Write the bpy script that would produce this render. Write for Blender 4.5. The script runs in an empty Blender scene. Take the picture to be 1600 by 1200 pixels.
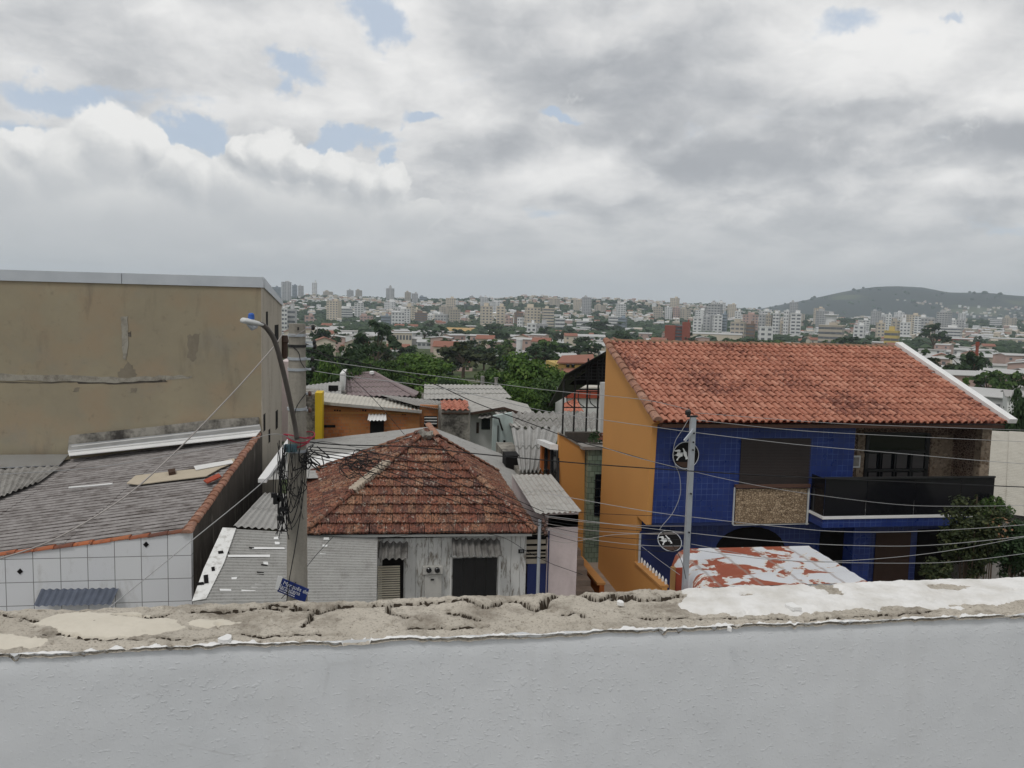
import bpy, math, random
from math import radians, sin, cos, pi, sqrt, atan2, floor
from mathutils import Vector, Matrix, noise
rnd = random.Random(7)
S = bpy.context.scene
COL = S.collection
EYE = 9.2
FPX = 1232.0
V = Vector

# ------------------------------------------------------------------ camera
camd = bpy.data.cameras.new('camera'); cam = bpy.data.objects.new('camera', camd); COL.objects.link(cam)
ROT = Matrix.Rotation(radians(-9), 3, 'Z') @ Matrix.Rotation(radians(84.5), 3, 'X') @ Matrix.Rotation(radians(1.5), 3, 'Z')
cam.matrix_world = Matrix.Translation((0, 0, EYE)) @ ROT.to_4x4()
camd.sensor_width = 36.0; camd.lens = 36.0 * FPX / 1600.0
camd.clip_start = 0.05; camd.clip_end = 30000
S.camera = cam
EV = V((0, 0, EYE))

def ray(px, py): return ROT @ V(((px - 800) / FPX, -(py - 600) / FPX, -1.0))
def aty(px, py, Y): d = ray(px, py); return EV + d * (Y / d.y)      # where a sight line meets a facade plane
def atx(px, py, X): d = ray(px, py); return EV + d * (X / d.x)
def atz(px, py, Z): d = ray(px, py); return EV + d * ((Z - EYE) / d.z)
def smooth(a, b, x):
    t = min(1, max(0, (x - a) / (b - a))); return t * t * (3 - 2 * t)
def interp(tab, x):
    if x <= tab[0][0]: return tab[0][1]
    for (a, fa), (b, fb) in zip(tab, tab[1:]):
        if x <= b: return fa + (fb - fa) * (x - a) / (b - a)
    return tab[-1][1]
def fbm(p, o=4): return noise.fractal(V(p), 1.0, 2.0, o)

# ------------------------------------------------------------------ mesh builder
class MB:
    def __init__(s): s.v = []; s.f = []; s.m = []
    def add(s, vs, fs, mi=0):
        o = len(s.v); s.v += [V(p) for p in vs]
        for f in fs: s.f.append(tuple(i + o for i in f)); s.m.append(mi)
    def quad(s, a, b, c, d, mi=0): s.add([a, b, c, d], [(0, 1, 2, 3)], mi)
    def poly(s, ps, mi=0): s.add(ps, [tuple(range(len(ps)))], mi)
    def hexa(s, p, mi=0):      # 8 corners: bottom 4, top 4
        s.add(p, [(3, 2, 1, 0), (4, 5, 6, 7), (0, 1, 5, 4), (1, 2, 6, 5), (2, 3, 7, 6), (3, 0, 4, 7)], mi)
    def box(s, a, b, mi=0):
        x0, y0, z0 = a; x1, y1, z1 = b
        s.hexa([V((x0, y0, z0)), V((x1, y0, z0)), V((x1, y1, z0)), V((x0, y1, z0)), V((x0, y0, z1)), V((x1, y0, z1)), V((x1, y1, z1)), V((x0, y1, z1))], mi)
    def slab(s, ps, d, mi=0):  # polygon extruded by vector d
        n = len(ps); d = V(d); q = [V(p) for p in ps] + [V(p) + d for p in ps]
        s.add(q, [tuple(range(n - 1, -1, -1)), tuple(range(n, 2 * n))] + [(i, (i + 1) % n, n + (i + 1) % n, n + i) for i in range(n)], mi)
    def bar(s, a, b, w, h=None, mi=0, up=(0, 0, 1)):
        a, b = V(a), V(b); h = h or w; d = (b - a).normalized(); u = V(up)
        if abs(d.dot(u)) > .95: u = V((0, 1, 0))
        x = d.cross(u).normalized() * w / 2; y = x.cross(d).normalized() * h / 2
        s.hexa([a - x - y, a + x - y, a + x + y, a - x + y, b - x - y, b + x - y, b + x + y, b - x + y], mi)
    def tube(s, pts, r, n=6, mi=0, cap=True):
        pts = [V(p) for p in pts]; rs = r if isinstance(r, (list, tuple)) else [r] * len(pts)
        o = len(s.v); prev = None
        for i, p in enumerate(pts):
            d = (pts[min(i + 1, len(pts) - 1)] - pts[max(i - 1, 0)])
            d = d.normalized() if d.length > 1e-9 else V((0, 0, 1))
            if prev is None:
                u = V((0, 0, 1)) if abs(d.z) < .9 else V((1, 0, 0)); x = d.cross(u).normalized()
            else:
                x = prev - d * prev.dot(d); x = x.normalized() if x.length > 1e-6 else d.orthogonal().normalized()
            prev = x; y = d.cross(x)
            for k in range(n):
                a = 2 * pi * k / n; s.v.append(p + (x * cos(a) + y * sin(a)) * rs[i])
        for i in range(len(pts) - 1):
            for k in range(n):
                k2 = (k + 1) % n
                s.f.append((o + i * n + k, o + i * n + k2, o + (i + 1) * n + k2, o + (i + 1) * n + k)); s.m.append(mi)
        if cap:
            s.f.append(tuple(o + k for k in range(n - 1, -1, -1))); s.m.append(mi)
            e = o + (len(pts) - 1) * n; s.f.append(tuple(e + k for k in range(n))); s.m.append(mi)
    def corr(s, p00, p10, p11, p01, pitch, amp, rows=3, spp=6, mi=0, step=.006, wob=.0):
        """corrugated sheet over a quad; ridges run from the p00-p10 edge to the p01-p11 edge"""
        p00, p10, p11, p01 = V(p00), V(p10), V(p11), V(p01)
        W = max((p10 - p00).length, (p11 - p01).length); nc = max(4, int(W / pitch * spp))
        N = (p10 - p00).cross(p01 - p00).normalized()
        if N.z < 0: N = -N
        for r in range(rows):
            t0, t1 = r / rows, (r + 1) / rows; o = len(s.v)
            for (t, off) in ((t0 - (.0 if r == 0 else .02 / rows), step), (t1, -step)):
                for c in range(nc + 1):
                    u = c / nc; p = (p00 * (1 - u) + p10 * u) * (1 - t) + (p01 * (1 - u) + p11 * u) * t
                    w = wob * noise.noise(p * 0.9)
                    s.v.append(p + N * (amp * sin(2 * pi * u * W / pitch) + off + w))
            for c in range(nc):
                s.f.append((o + c, o + c + 1, o + nc + 2 + c, o + nc + 1 + c)); s.m.append(mi)
    def tiles(s, poly, U, pitch, row, prof, lift=.02, lip=.015, jit=.004, mi=0, sd=1, miss=0):
        """tiles over a convex planar polygon. U = eave direction; each tile its own little sheet"""
        q = random.Random(sd); poly = [V(p) for p in poly]; O = poly[0]; U = V(U).normalized()
        N = V((0, 0, 0))
        for i in range(1, len(poly) - 1): N += (poly[i] - O).cross(poly[i + 1] - O)
        N.normalize()
        if N.z < 0: N = -N
        W = N.cross(U).normalized()
        if W.z < 0: W = -W
        P2 = [((p - O).dot(U), (p - O).dot(W)) for p in poly]
        v0 = min(p[1] for p in P2); v1 = max(p[1] for p in P2); u0 = min(p[0] for p in P2); u1 = max(p[0] for p in P2)
        def rng(v):
            v = min(max(v, v0 + 1e-4), v1 - 1e-4); xs = []
            for (a, b), (c, d) in zip(P2, P2[1:] + P2[:1]):
                if (b - v) * (d - v) <= 0 and abs(d - b) > 1e-9: xs.append(a + (c - a) * (v - b) / (d - b))
            return (min(xs), max(xs)) if xs else (0, 0)
        nr = max(1, round((v1 - v0) / row)); rw = (v1 - v0) / nr; n = len(prof)
        for r in range(nr):
            va, vb = v0 + r * rw, v0 + (r + 1) * rw
            ra, rb = rng(va), rng(vb); ju = q.uniform(-.01, .01)
            for c in range(int((u1 - u0) / pitch) + 1):
                ua = u0 + c * pitch + ju; 
                if ua + pitch < min(ra[0], rb[0]) or ua > max(ra[1], rb[1]): continue
                if miss and q.random() < miss: continue
                j = [q.gauss(0, jit) for _ in range(5)]; vs = []
                deg = True
                for (v, rg, l, dv) in ((va - .03 - abs(j[3]), ra, lift + j[0], j[2]), (vb, rb, j[1] * .5, j[4])):
                    us = [min(max(ua + pitch * f[0] + dv, rg[0]), rg[1]) for f in prof]
                    if us[-1] - us[0] > .25 * pitch: deg = False
                    for uu, f in zip(us, prof): vs.append(O + U * uu + W * v + N * (f[1] + l))
                if deg: continue
                fs = [(i, i + 1, n + i + 1, n + i) for i in range(n - 1)]
                vs += [p - N * lip + W * .004 for p in vs[:n]]
                fs += [(2 * n + i, 2 * n + i + 1, i + 1, i) for i in range(n - 1)]
                s.add(vs, fs, mi)
ROMAN = [(x / 10, .066 * sqrt(max(0, 1 - ((x - 3.2) / 3.2) ** 2)) if x <= 6.4 else -.008 * sin((x - 6.4) / 3.6 * pi)) for x in (0, .5, 1.3, 2.4, 3.6, 4.8, 5.7, 6.2, 6.4, 8.2, 10)]
FRENCH = [(0, 0), (.08, .022), (.2, .026), (.3, .004), (.45, .0), (.55, .022), (.68, .026), (.8, .004), (1, 0)]

ORG = {}
def _link(name, mb, mats, loc, smooth=False):
    me = bpy.data.meshes.new(name); loc = V(loc)
    me.from_pydata([p - loc for p in mb.v], [], mb.f)
    for m in (mats if isinstance(mats, (list, tuple)) else [mats]): me.materials.append(m)
    if any(mb.m): me.polygons.foreach_set('material_index', mb.m)
    if smooth: me.polygons.foreach_set('use_smooth', [True] * len(me.polygons))
    me.update()
    o = bpy.data.objects.new(name, me); COL.objects.link(o); return o
def props(o, label=None, cat=None, group=None, kind=None):
    for k, v in (('label', label), ('category', cat), ('group', group), ('kind', kind)):
        if v: o[k] = v
    return o
def thing(name, label, cat, loc, group=None):
    o = bpy.data.objects.new(name, None); COL.objects.link(o); o.location = loc; o.empty_display_size = .2
    ORG[o] = V(loc); return props(o, label, cat, group)
def part(name, mb, m, parent, smooth=False, label=None):
    o = _link(name, mb, m, ORG[parent], smooth); o.parent = parent; ORG[o] = ORG[parent]
    return props(o, label)
def base(mb):
    n = len(mb.v); return V((sum(p.x for p in mb.v) / n, sum(p.y for p in mb.v) / n, min(p.z for p in mb.v)))
def solo(name, mb, m, label=None, cat=None, group=None, kind=None, smooth=False):
    b = V((0, 0, 0)) if kind == 'structure' else base(mb)
    o = _link(name, mb, m, b, smooth); o.location = b; ORG[o] = b
    return props(o, label, cat, group, kind)
def bx(a, b): m = MB(); m.box(a, b); return m

# ------------------------------------------------------------------ materials
class Mat:
    def __init__(s, name, col=(.5, .5, .5), rough=.8, spec=.3, metal=0.0):
        s.m = bpy.data.materials.new(name); s.m.use_nodes = True; s.t = s.m.node_tree; s.N = s.t.nodes
        s.b = s.N['Principled BSDF']; s.set('Base Color', (*col, 1)); s.set('Roughness', rough); s.set('Specular IOR Level', spec); s.set('Metallic', metal)
        s._c = None
    def set(s, k, v):
        if isinstance(v, bpy.types.NodeSocket): s.t.links.new(v, s.b.inputs[k])
        else: s.b.inputs[k].default_value = v
        return s
    def n(s, typ, **kw):
        x = s.N.new('ShaderNode' + typ)
        for k, v in kw.items(): setattr(x, k, v)
        return x
    def inp(s, x, k, v):
        if isinstance(v, bpy.types.NodeSocket): s.t.links.new(v, x.inputs[k])
        else: x.inputs[k].default_value = v
    def co(s, scale=(1, 1, 1), rot=(0, 0, 0)):
        tc = s._c or s.n('TexCoord'); s._c = tc
        mp = s.n('Mapping'); s.inp(mp, 0, tc.outputs['Object']); mp.inputs['Scale'].default_value = scale; mp.inputs['Rotation'].default_value = rot
        return mp.outputs[0]
    def noise(s, scale=5, det=4, rough=.55, st=(1, 1, 1), dist=0):
        x = s.n('TexNoise'); s.inp(x, 'Vector', s.co(st)); s.inp(x, 'Scale', scale); s.inp(x, 'Detail', det); s.inp(x, 'Roughness', rough); s.inp(x, 'Distortion', dist); return x.outputs['Fac']
    def vor(s, scale=5, feat='F1', out='Distance', st=(1, 1, 1)):
        x = s.n('TexVoronoi', feature=feat); s.inp(x, 'Vector', s.co(st)); s.inp(x, 'Scale', scale); return x.outputs[out]
    def isl(s): return s.n('NewGeometry').outputs['Random Per Island']
    def ramp(s, f, stops, const=False):
        x = s.n('ValToRGB'); e = x.color_ramp.elements
        if const: x.color_ramp.interpolation = 'CONSTANT'
        while len(e) < len(stops): e.new(.5)
        for el, (p, c) in zip(e, stops):
            el.position = p; c = (c, c, c) if isinstance(c, (int, float)) else c; el.color = (*c, 1)
        s.inp(x, 0, f); return x.outputs[0]
    def mix(s, f, a, b, mode='MIX'):
        x = s.n('Mix', data_type='RGBA', blend_type=mode)
        for k, v in ((0, f), (6, a), (7, b)):
            if isinstance(v, tuple): v = (*v, 1)
            s.inp(x, k, v)
        return x.outputs[2]
    def math(s, op, a, b=0.0):
        x = s.n('Math', operation=op); s.inp(x, 0, a); s.inp(x, 1, b); return x.outputs[0]
    def brick(s, c1, c2, mortar, w, h, ms, st=(1, 1, 1), rot=(0, 0, 0), off=.5):
        x = s.n('TexBrick'); x.offset = off
        s.inp(x, 'Vector', s.co(st, rot)); s.inp(x, 'Scale', 1); s.inp(x, 'Brick Width', w); s.inp(x, 'Row Height', h); s.inp(x, 'Mortar Size', ms)
        s.inp(x, 'Color1', (*c1, 1)); s.inp(x, 'Color2', (*c2, 1)); s.inp(x, 'Mortar', (*mortar, 1)); return x
    def bump(s, h, strength=.5, dist=.01):
        x = s.n('Bump'); s.inp(x, 'Height', h); s.inp(x, 'Strength', strength); s.inp(x, 'Distance', dist); s.t.links.new(x.outputs[0], s.b.inputs['Normal']); return s
    def c(s, v): return s.set('Base Color', v)
VERT = (radians(90), 0, 0)
M = {}
def simple(name, col, rough=.8, spec=.25, metal=0, var=.18, sc=3, det=5):
    m = Mat(name, col, rough, spec, metal); k = m.noise(sc, det)
    m.c(m.mix(k, tuple(x * (1 - var) for x in col), tuple(min(1, x * (1 + var)) for x in col))); M[name] = m.m; return m
def stained(name, col, dark, rough=.85, amt=(.45, .75), sc=1.2, st=(1, 1, .25), bump=.2):
    m = Mat(name, col, rough, .2); a = m.noise(sc, 7, .62, st); b = m.noise(sc * 9, 4)
    k = m.ramp(m.math('ADD', m.math('MULTIPLY', a, .75), m.math('MULTIPLY', b, .25)), [(amt[0], 0.0), (amt[1], 1.0)])
    base_ = m.mix(m.noise(4, 3), tuple(x * .92 for x in col), tuple(min(1, x * 1.06) for x in col))
    m.c(m.mix(k, base_, dark)).bump(b, bump, .01); M[name] = m.m; return m

# parapet
m = Mat('rough_plaster_paint', (.60, .63, .65), .55, .35)
b = m.noise(60, 4); k = m.noise(6, 3)
big = m.ramp(m.noise(135, 2, .5, (1, 1, 1.4)), [(.60, 0.0), (.70, 1.0)])
thin = m.ramp(m.noise(210, 3, .6, (1.3, 1, 1)), [(.55, 0.0), (.75, .45)])
msk = m.ramp(k, [(.35, .2), (.65, 1.0)])
h = m.math('ADD', m.math('MULTIPLY', m.math('ADD', big, thin), msk), m.math('MULTIPLY', b, .5))
m.bump(h, .36, .0020); c = m.mix(m.ramp(m.noise(2.2, 5, .6), [(.3, 0.0), (.7, 1.0)]), (.58, .60, .615), (.685, .70, .712))
c = m.mix(m.ramp(m.noise(2.4, 6, .62, (7, 1, .5)), [(.55, 0.0), (.78, .26)]), c, (.49, .485, .475)); e = m.vor(4.2, 'DISTANCE_TO_EDGE', 'Distance', (1, 1, 1.6)); hc_ = m.math('MULTIPLY', m.ramp(m.math('ADD', e, m.math('MULTIPLY', m.math('SUBTRACT', m.noise(14, 5), .5), .09)), [(.002, 1.0), (.007, 0.0)]), m.ramp(m.noise(1.6, 3), [(.60, 0.0), (.68, .4)]))
c = m.mix(hc_, c, (.30, .29, .275)); m.c(m.mix(m.ramp(m.noise(70, 4, .7), [(.68, 0.0), (.78, .5)]), c, (.78, .79, .79))); m.set('Roughness', m.math('ADD', m.math('MULTIPLY', m.noise(9, 5), .35), .38)); M['inner'] = m.m
m = Mat('old_mortar', (.33, .29, .24), .95, .1)
g = m.noise(260, 4, .7); g2 = m.noise(60, 5, .65); lo = m.noise(9, 5)
c = m.mix(lo, (.40, .36, .30), (.62, .57, .49)); c = m.mix(m.ramp(g, [(.32, .8), (.46, 0.0)]), c, (.14, .115, .09)); c = m.mix(m.ramp(g2, [(.6, 0.0), (.75, .7)]), c, (.68, .64, .56)); c = m.mix(m.ramp(m.noise(13, 7, .68), [(.50, 0.0), (.66, .75)]), c, (.20, .17, .135)); c = m.mix(m.ramp(m.noise(42, 5, .7), [(.58, 0.0), (.68, .6)]), c, (.16, .135, .105))
m.c(c).bump(m.math('ADD', g, g2), .8, .004); M['mortar'] = m.m
m = Mat('cream_mortar', (.5, .45, .37), .9, .15); m.c(m.mix(m.noise(18, 6), (.52, .48, .40), (.66, .61, .52))).bump(m.noise(120, 4), .3, .002); M['cream_mortar'] = m.m
m = Mat('white_sealant', (.72, .71, .68), .6, .35); m.c(m.mix(m.ramp(m.noise(22, 7), [(.35, 0.0), (.6, 1.0)]), (.60, .58, .54), (.74, .73, .71))).bump(m.noise(45, 5), .5, .004); M['sealant'] = m.m
simple('crack_shade_tone', (.065, .052, .04), .95, .05)
simple('white_lip', (.74, .735, .72), .7, .2, 0, .14, 60, 6)
# walls
m = Mat('beige_stucco', (.3, .26, .2), .92, .1)
a = m.noise(.35, 6, .6); b = m.noise(1.1, 8, .62, (1, 1, .22)); d = m.noise(6, 6); mot = m.noise(.9, 4, .5)
c = m.mix(m.ramp(a, [(.3, 0.0), (.7, 1.0)]), (.262, .230, .165), (.350, .302, .205)); c = m.mix(m.ramp(mot, [(.45, 0.0), (.65, .7)]), c, (.33, .25, .165)); c = m.mix(m.ramp(m.noise(.5, 5, .6), [(.55, 0.0), (.7, .6)]), c, (.245, .235, .195))
c = m.mix(m.ramp(b, [(.57, 0.0), (.74, .7)]), c, (.14, .115, .085)); c = m.mix(m.ramp(m.noise(3.5, 8, .7), [(.58, 0.0), (.72, .5)]), c, (.15, .12, .09)); c = m.mix(m.math('MULTIPLY', d, .3), c, (.36, .32, .25))
m.c(c).bump(d, .15, .02); M['beige'] = m.m
stained('beige_pale', (.42, .38, .32), (.2, .18, .15), amt=(.5, .8))
stained('crack_grey', (.34, .32, .27), (.12, .1, .08), sc=3, st=(1, 1, 1))
m = Mat('zinc', (.55, .57, .6), .35, .5, .8); m.c(m.mix(m.noise(1.5, 3), (.48, .5, .53), (.66, .68, .71))); m.set('Roughness', m.math('ADD', m.math('MULTIPLY', m.noise(3, 4), .3), .22)); M['zinc'] = m.m
simple('white_metal', (.72, .72, .71), .5, .35, 0, .12)
m = Mat('patchy_white', (.7, .7, .69), .6, .3); m.c(m.mix(m.ramp(m.noise(7, 7), [(.5, 0.0), (.72, .8)]), (.72, .72, .7), (.33, .31, .28))); M['patchy_white'] = m.m
m = Mat('scored_white_wall', (.68, .69, .7), .7, .3)
br = m.brick((.68, .69, .70), (.66, .67, .69), (.2, .2, .2), .615, .58, .009, rot=VERT, off=0)
st_ = m.ramp(m.noise(2.5, 8, .65, (1, 1, .5)), [(.56, 0.0), (.8, .8)])
m.c(m.mix(st_, br.outputs[0], (.38, .37, .34))).bump(br.outputs['Fac'], -.3, .01); M['scored'] = m.m
m = Mat('black_mould_shade_wall', (.05, .045, .04), .95, .1); c = m.mix(m.noise(1.6, 8, .7, (1, 1, .35)), (.022, .02, .018), (.16, .14, .12)); c = m.mix(m.ramp(m.noise(3, 6, .65, (1, 1, .25)), [(.56, 0.0), (.75, .8)]), c, (.3, .27, .23)); m.c(c); M['mould_and_shade'] = m.m
def fibre(name, lo, hi, dark, amt=(.5, .72), sc=(1, 1, 1)):
    m = Mat(name, hi, .9, .15); c = m.mix(m.noise(2.2, 6), lo, hi); c = m.mix(m.ramp(m.noise(2.6, 8, .68, sc), [(amt[0], 0.0), (amt[1], 1.0)]), c, dark)
    c = m.mix(m.ramp(m.noise(22, 4, .7, sc), [(.5, 0.0), (.75, .55)]), c, dark); m.c(c).bump(m.noise(60, 3), .2, .004); M[name] = m.m; return m
m = fibre('fibre_old', (.20, .18, .17), (.46, .44, .43), (.06, .047, .043), (.46, .66), (1, 1.6, 1))
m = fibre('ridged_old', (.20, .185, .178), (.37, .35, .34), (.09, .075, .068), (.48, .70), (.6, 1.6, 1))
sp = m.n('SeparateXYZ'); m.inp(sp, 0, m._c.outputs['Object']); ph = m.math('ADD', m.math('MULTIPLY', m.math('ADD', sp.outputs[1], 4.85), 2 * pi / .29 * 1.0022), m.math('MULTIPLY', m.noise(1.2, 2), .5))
trough_shade = m.ramp(m.math('SUBTRACT', .5, m.math('MULTIPLY', m.math('SINE', ph), .5)), [(.42, 0.0), (.62, 1.0)])  # rib shading painted into the colour: troughs and lower flanks darkened
m.c(m.mix(m.math('MULTIPLY', trough_shade, m.ramp(m.noise(5, 5), [(.35, .35), (.6, 1.0)])), m.b.inputs['Base Color'].links[0].from_socket, (.038, .029, .026)))
m = fibre('fibre_grey', (.28, .275, .26), (.41, .405, .39), (.15, .14, .125), (.54, .85))
fibre('fibre_light', (.34, .33, .31), (.47, .46, .43), (.19, .175, .155), (.5, .8))
fibre('fibre_dark', (.12, .115, .105), (.27, .26, .245), (.05, .045, .04), (.5, .75))
fibre('fibre_cream', (.43, .41, .36), (.56, .535, .475), (.36, .33, .28), (.56, .8))
fibre('fibre_dull', (.24, .23, .215), (.37, .36, .34), (.11, .1, .09), (.46, .75))
m = Mat('terracotta_ridge', (.35, .13, .07), .8, .25)
c = m.ramp(m.isl(), [(0, (.42, .135, .055)), (.3, (.30, .10, .05)), (.55, (.13, .055, .04)), (.75, (.45, .16, .065)), (1, (.22, .09, .055))]); c = m.mix(m.ramp(m.noise(9, 6), [(.5, 0.0), (.7, .75)]), c, (.09, .06, .05)); m.c(c); M['ridge'] = m.m
m = Mat('ridge_faded', (.35, .2, .14), .85, .2); c = m.ramp(m.isl(), [(0, (.33, .17, .12)), (.35, (.28, .14, .09)), (.7, (.38, .22, .16)), (1, (.24, .11, .08))]); c = m.mix(m.ramp(m.noise(9, 6), [(.5, 0.0), (.7, .75)]), c, (.1, .06, .05)); m.c(c); M['ridge_faded'] = m.m
m = Mat('roman_tile', (.4, .17, .1), .75, .3)
c = m.ramp(m.isl(), [(0, (.33, .135, .088)), (.35, (.44, .19, .125)), (.7, (.38, .15, .097)), (1, (.50, .24, .165))])
k = m.math('ADD', m.math('MULTIPLY', m.noise(.5, 4, .6), .5), m.math('MULTIPLY', m.noise(6, 6, .7), .5))
c = m.mix(m.ramp(k, [(.525, 0.0), (.59, .8)]), c, (.13, .045, .034)); c = m.mix(m.ramp(m.noise(16, 5, .7), [(.60, 0.0), (.76, .6)]), c, (.55, .40, .31)); m.c(c); M['roman'] = m.m
m = Mat('french_tile', (.3, .12, .07), .85, .2)
c = m.ramp(m.isl(), [(0, (.16, .062, .045)), (.25, (.255, .105, .066)), (.45, (.125, .06, .048)), (.6, (.30, .15, .09)), (.75, (.235, .09, .06)), (.86, (.33, .19, .12)), (.94, (.22, .10, .07)), (1, (.32, .16, .10))])
c = m.mix(m.ramp(m.noise(10, 7, .75, (1.6, 1, 1)), [(.47, 0.0), (.58, .92)]), c, (.036, .023, .020)); c = m.mix(m.ramp(m.noise(5.5, 8, .74, (1.5, 1, 1)), [(.565, 0.0), (.65, .85)]), c, (.46, .41, .34))
m.c(c).bump(m.noise(40, 4), .3, .006); M['french'] = m.m
m = Mat('red_tile_plain', (.42, .15, .09), .8); M['red_tile'] = m.m; m.c(m.ramp(m.isl(), [(0, (.40, .14, .09)), (1, (.52, .22, .15))]))
m = Mat('mauve_tile', (.2, .15, .15), .7, .3); m.c(m.mix(m.noise(2, 5), (.20, .155, .155), (.29, .235, .235))); M['mauve'] = m.m
m = Mat('peeling_boards', (.5, .5, .48), .8, .2)
k = m.ramp(m.noise(3.2, 9, .72, (2.6, 1, .55), .6), [(.52, 0.0), (.62, 1.0)]); wd = m.mix(m.noise(9, 6, .6, (6, 1, .4)), (.15, .13, .11), (.30, .275, .24)); m.c(m.mix(k, (.60, .60, .58), wd)).bump(k, -.4, .006); M['peel'] = m.m
simple('orange_paint', (.54, .265, .080), .75, .25, 0, .07, .8)
simple('orange_dark', (.36, .115, .03), .8, .2, 0, .1, 1)
simple('orange_cap', (.46, .23, .08), .8, .2)
m = Mat('blue_mosaic', (.03, .06, .25), .35, .45); br = m.brick((.013, .030, .155), (.019, .043, .20), (.08, .13, .32), .17, .17, .007, rot=VERT, off=0)
m.set('Roughness', m.math('ADD', m.math('MULTIPLY', m.noise(2.2, 5), .5), .1)); gr_ = m.mix(m.ramp(m.noise(1.6, 4), [(.4, 0.0), (.6, 1.0)]), m.mix(br.outputs['Fac'], br.outputs[0], (.03, .045, .12)), br.outputs[0]); m.c(m.mix(m.noise(.9, 5), gr_, m.mix(.5, gr_, (.010, .02, .09)))).bump(br.outputs['Fac'], -.2, .004); M['blue'] = m.m
m = Mat('blue_mosaic_side', (.03, .06, .25), .4, .4); br = m.brick((.013, .026, .12), (.02, .036, .15), (.06, .09, .22), .17, .17, .007, rot=(radians(90), 0, radians(90)), off=0); m.c(br.outputs[0]); M['blue_side'] = m.m
simple('navy_paint', (.016, .026, .085), .6, .3, 0, .25)
def stone(name, a, b, mort, sc):
    m = Mat(name, a, .9, .15); e = m.vor(sc, 'DISTANCE_TO_EDGE', 'Distance', (1, 1, 1.25)); cc = m.n('TexVoronoi'); m.inp(cc, 'Vector', m.co((1, 1, 1.25))); m.inp(cc, 'Scale', sc)
    sep = m.n('SeparateColor'); m.inp(sep, 0, cc.outputs['Color']); c = m.mix(sep.outputs[0], a, b); c = m.mix(m.math('MULTIPLY', m.noise(30, 4), .5), c, tuple(x * .5 for x in a))
    k = m.ramp(e, [(.03, 0.0), (.10, 1.0)]); m.c(m.mix(k, mort, c)).bump(k, .6, .02); M[name] = m.m
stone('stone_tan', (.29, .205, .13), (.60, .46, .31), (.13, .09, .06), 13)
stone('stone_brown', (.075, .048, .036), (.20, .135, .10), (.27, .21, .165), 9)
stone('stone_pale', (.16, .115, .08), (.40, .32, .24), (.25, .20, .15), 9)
m = Mat('green_tile', (.2, .27, .2), .4, .4); br = m.brick((.175, .235, .175), (.27, .34, .265), (.07, .10, .075), .2, .2, .012, rot=VERT); m.c(m.mix(m.math('MULTIPLY', m.noise(3, 6), .6), br.outputs[0], (.10, .13, .09))); M['green_tile'] = m.m
m = Mat('dark_glass', (.006, .007, .009), .08, .5); M['glass'] = m.m
m = Mat('smoked_glass', (.008, .008, .010), .12, .35); M['smoke'] = m.m
simple('shutter_brown', (.038, .030, .028), .6, .3, 0, .15)
simple('dark_opening', (.010, .009, .009), .8, .1)
simple('black_metal', (.018, .018, .018), .5, .4)
simple('brown_wood', (.055, .03, .02), .6, .3)
simple('lintel_brown', (.10, .055, .04), .8, .2)
m = stained('pole_concrete', (.34, .315, .27), (.15, .135, .115), amt=(.42, .8), sc=2.5, st=(1, 1, .15)); 
simple('galvanized', (.50, .53, .57), .45, .5, .5, .15, 6)
simple('lamp_arm_steel', (.12, .105, .095), .55, .4, .3, .25, 9)
simple('lamp_white', (.6, .61, .6), .5, .4)
simple('blue_plastic', (.03, .11, .42), .5, .4)
simple('sign_blue', (.012, .028, .15), .45, .4, 0, .1)
simple('sign_white', (.62, .63, .68), .5, .3, 0, .05)
simple('cable_black', (.013, .013, .014), .6, .3)
simple('cable_grey', (.36, .36, .36), .6, .3)
simple('cable_pale', (.36, .33, .31), .6, .3)
simple('red_tape', (.36, .02, .05), .5, .3)
simple('porcelain', (.10, .05, .035), .4, .5)
m = Mat('hollow_brick', (.42, .17, .07), .9, .1); br = m.brick((.40, .135, .05), (.50, .20, .085), (.27, .18, .12), .3, .19, .014, rot=VERT); c = m.mix(m.ramp(m.noise(.7, 5), [(.42, 0.0), (.62, .75)]), br.outputs[0], (.42, .20, .075)); m.c(m.mix(m.ramp(m.noise(5, 6), [(.6, 0.0), (.72, .7)]), c, (.18, .07, .035))).bump(br.outputs['Fac'], -.4, .01); M['hbrick'] = m.m
simple('yellow_paint', (.62, .42, .02), .7, .3, 0, .12)
stained('teal_paint', (.43, .50, .48), (.28, .32, .31), amt=(.55, .85))
stained('pink_paint', (.62, .53, .52), (.45, .38, .36), amt=(.55, .85))
stained('white_paint', (.68, .68, .66), (.42, .40, .37), amt=(.55, .85))
stained('grimy_concrete', (.34, .32, .28), (.055, .05, .045), amt=(.42, .62), sc=.9, st=(1, 1, .8))
stained('grey_wall', (.3, .29, .27), (.12, .11, .1), amt=(.4, .8))
m = Mat('peeling_red_metal', (.7, .7, .7), .5, .35)
k = m.noise(1.15, 7, .62, (1, 1.3, 1), .5); k2 = m.ramp(k, [(.520, 0.0), (.528, 1.0)]); ed = m.ramp(k, [(.495, 0.0), (.505, .6)]); tan_ = m.ramp(m.noise(1.9, 3), [(.5, 0.0), (.56, 1.0)])
c = m.mix(ed, (.60, .615, .64), (.60, .54, .43)); c = m.mix(k2, c, m.mix(m.noise(6, 4), (.25, .055, .03), (.33, .095, .045))); wv = m.n('TexWave', bands_direction='X'); m.inp(wv, 'Vector', m.co()); m.inp(wv, 'Scale', .33); sm_ = m.ramp(wv.outputs['Fac'], [(0, 1.0), (.03, 0.0)])
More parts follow.
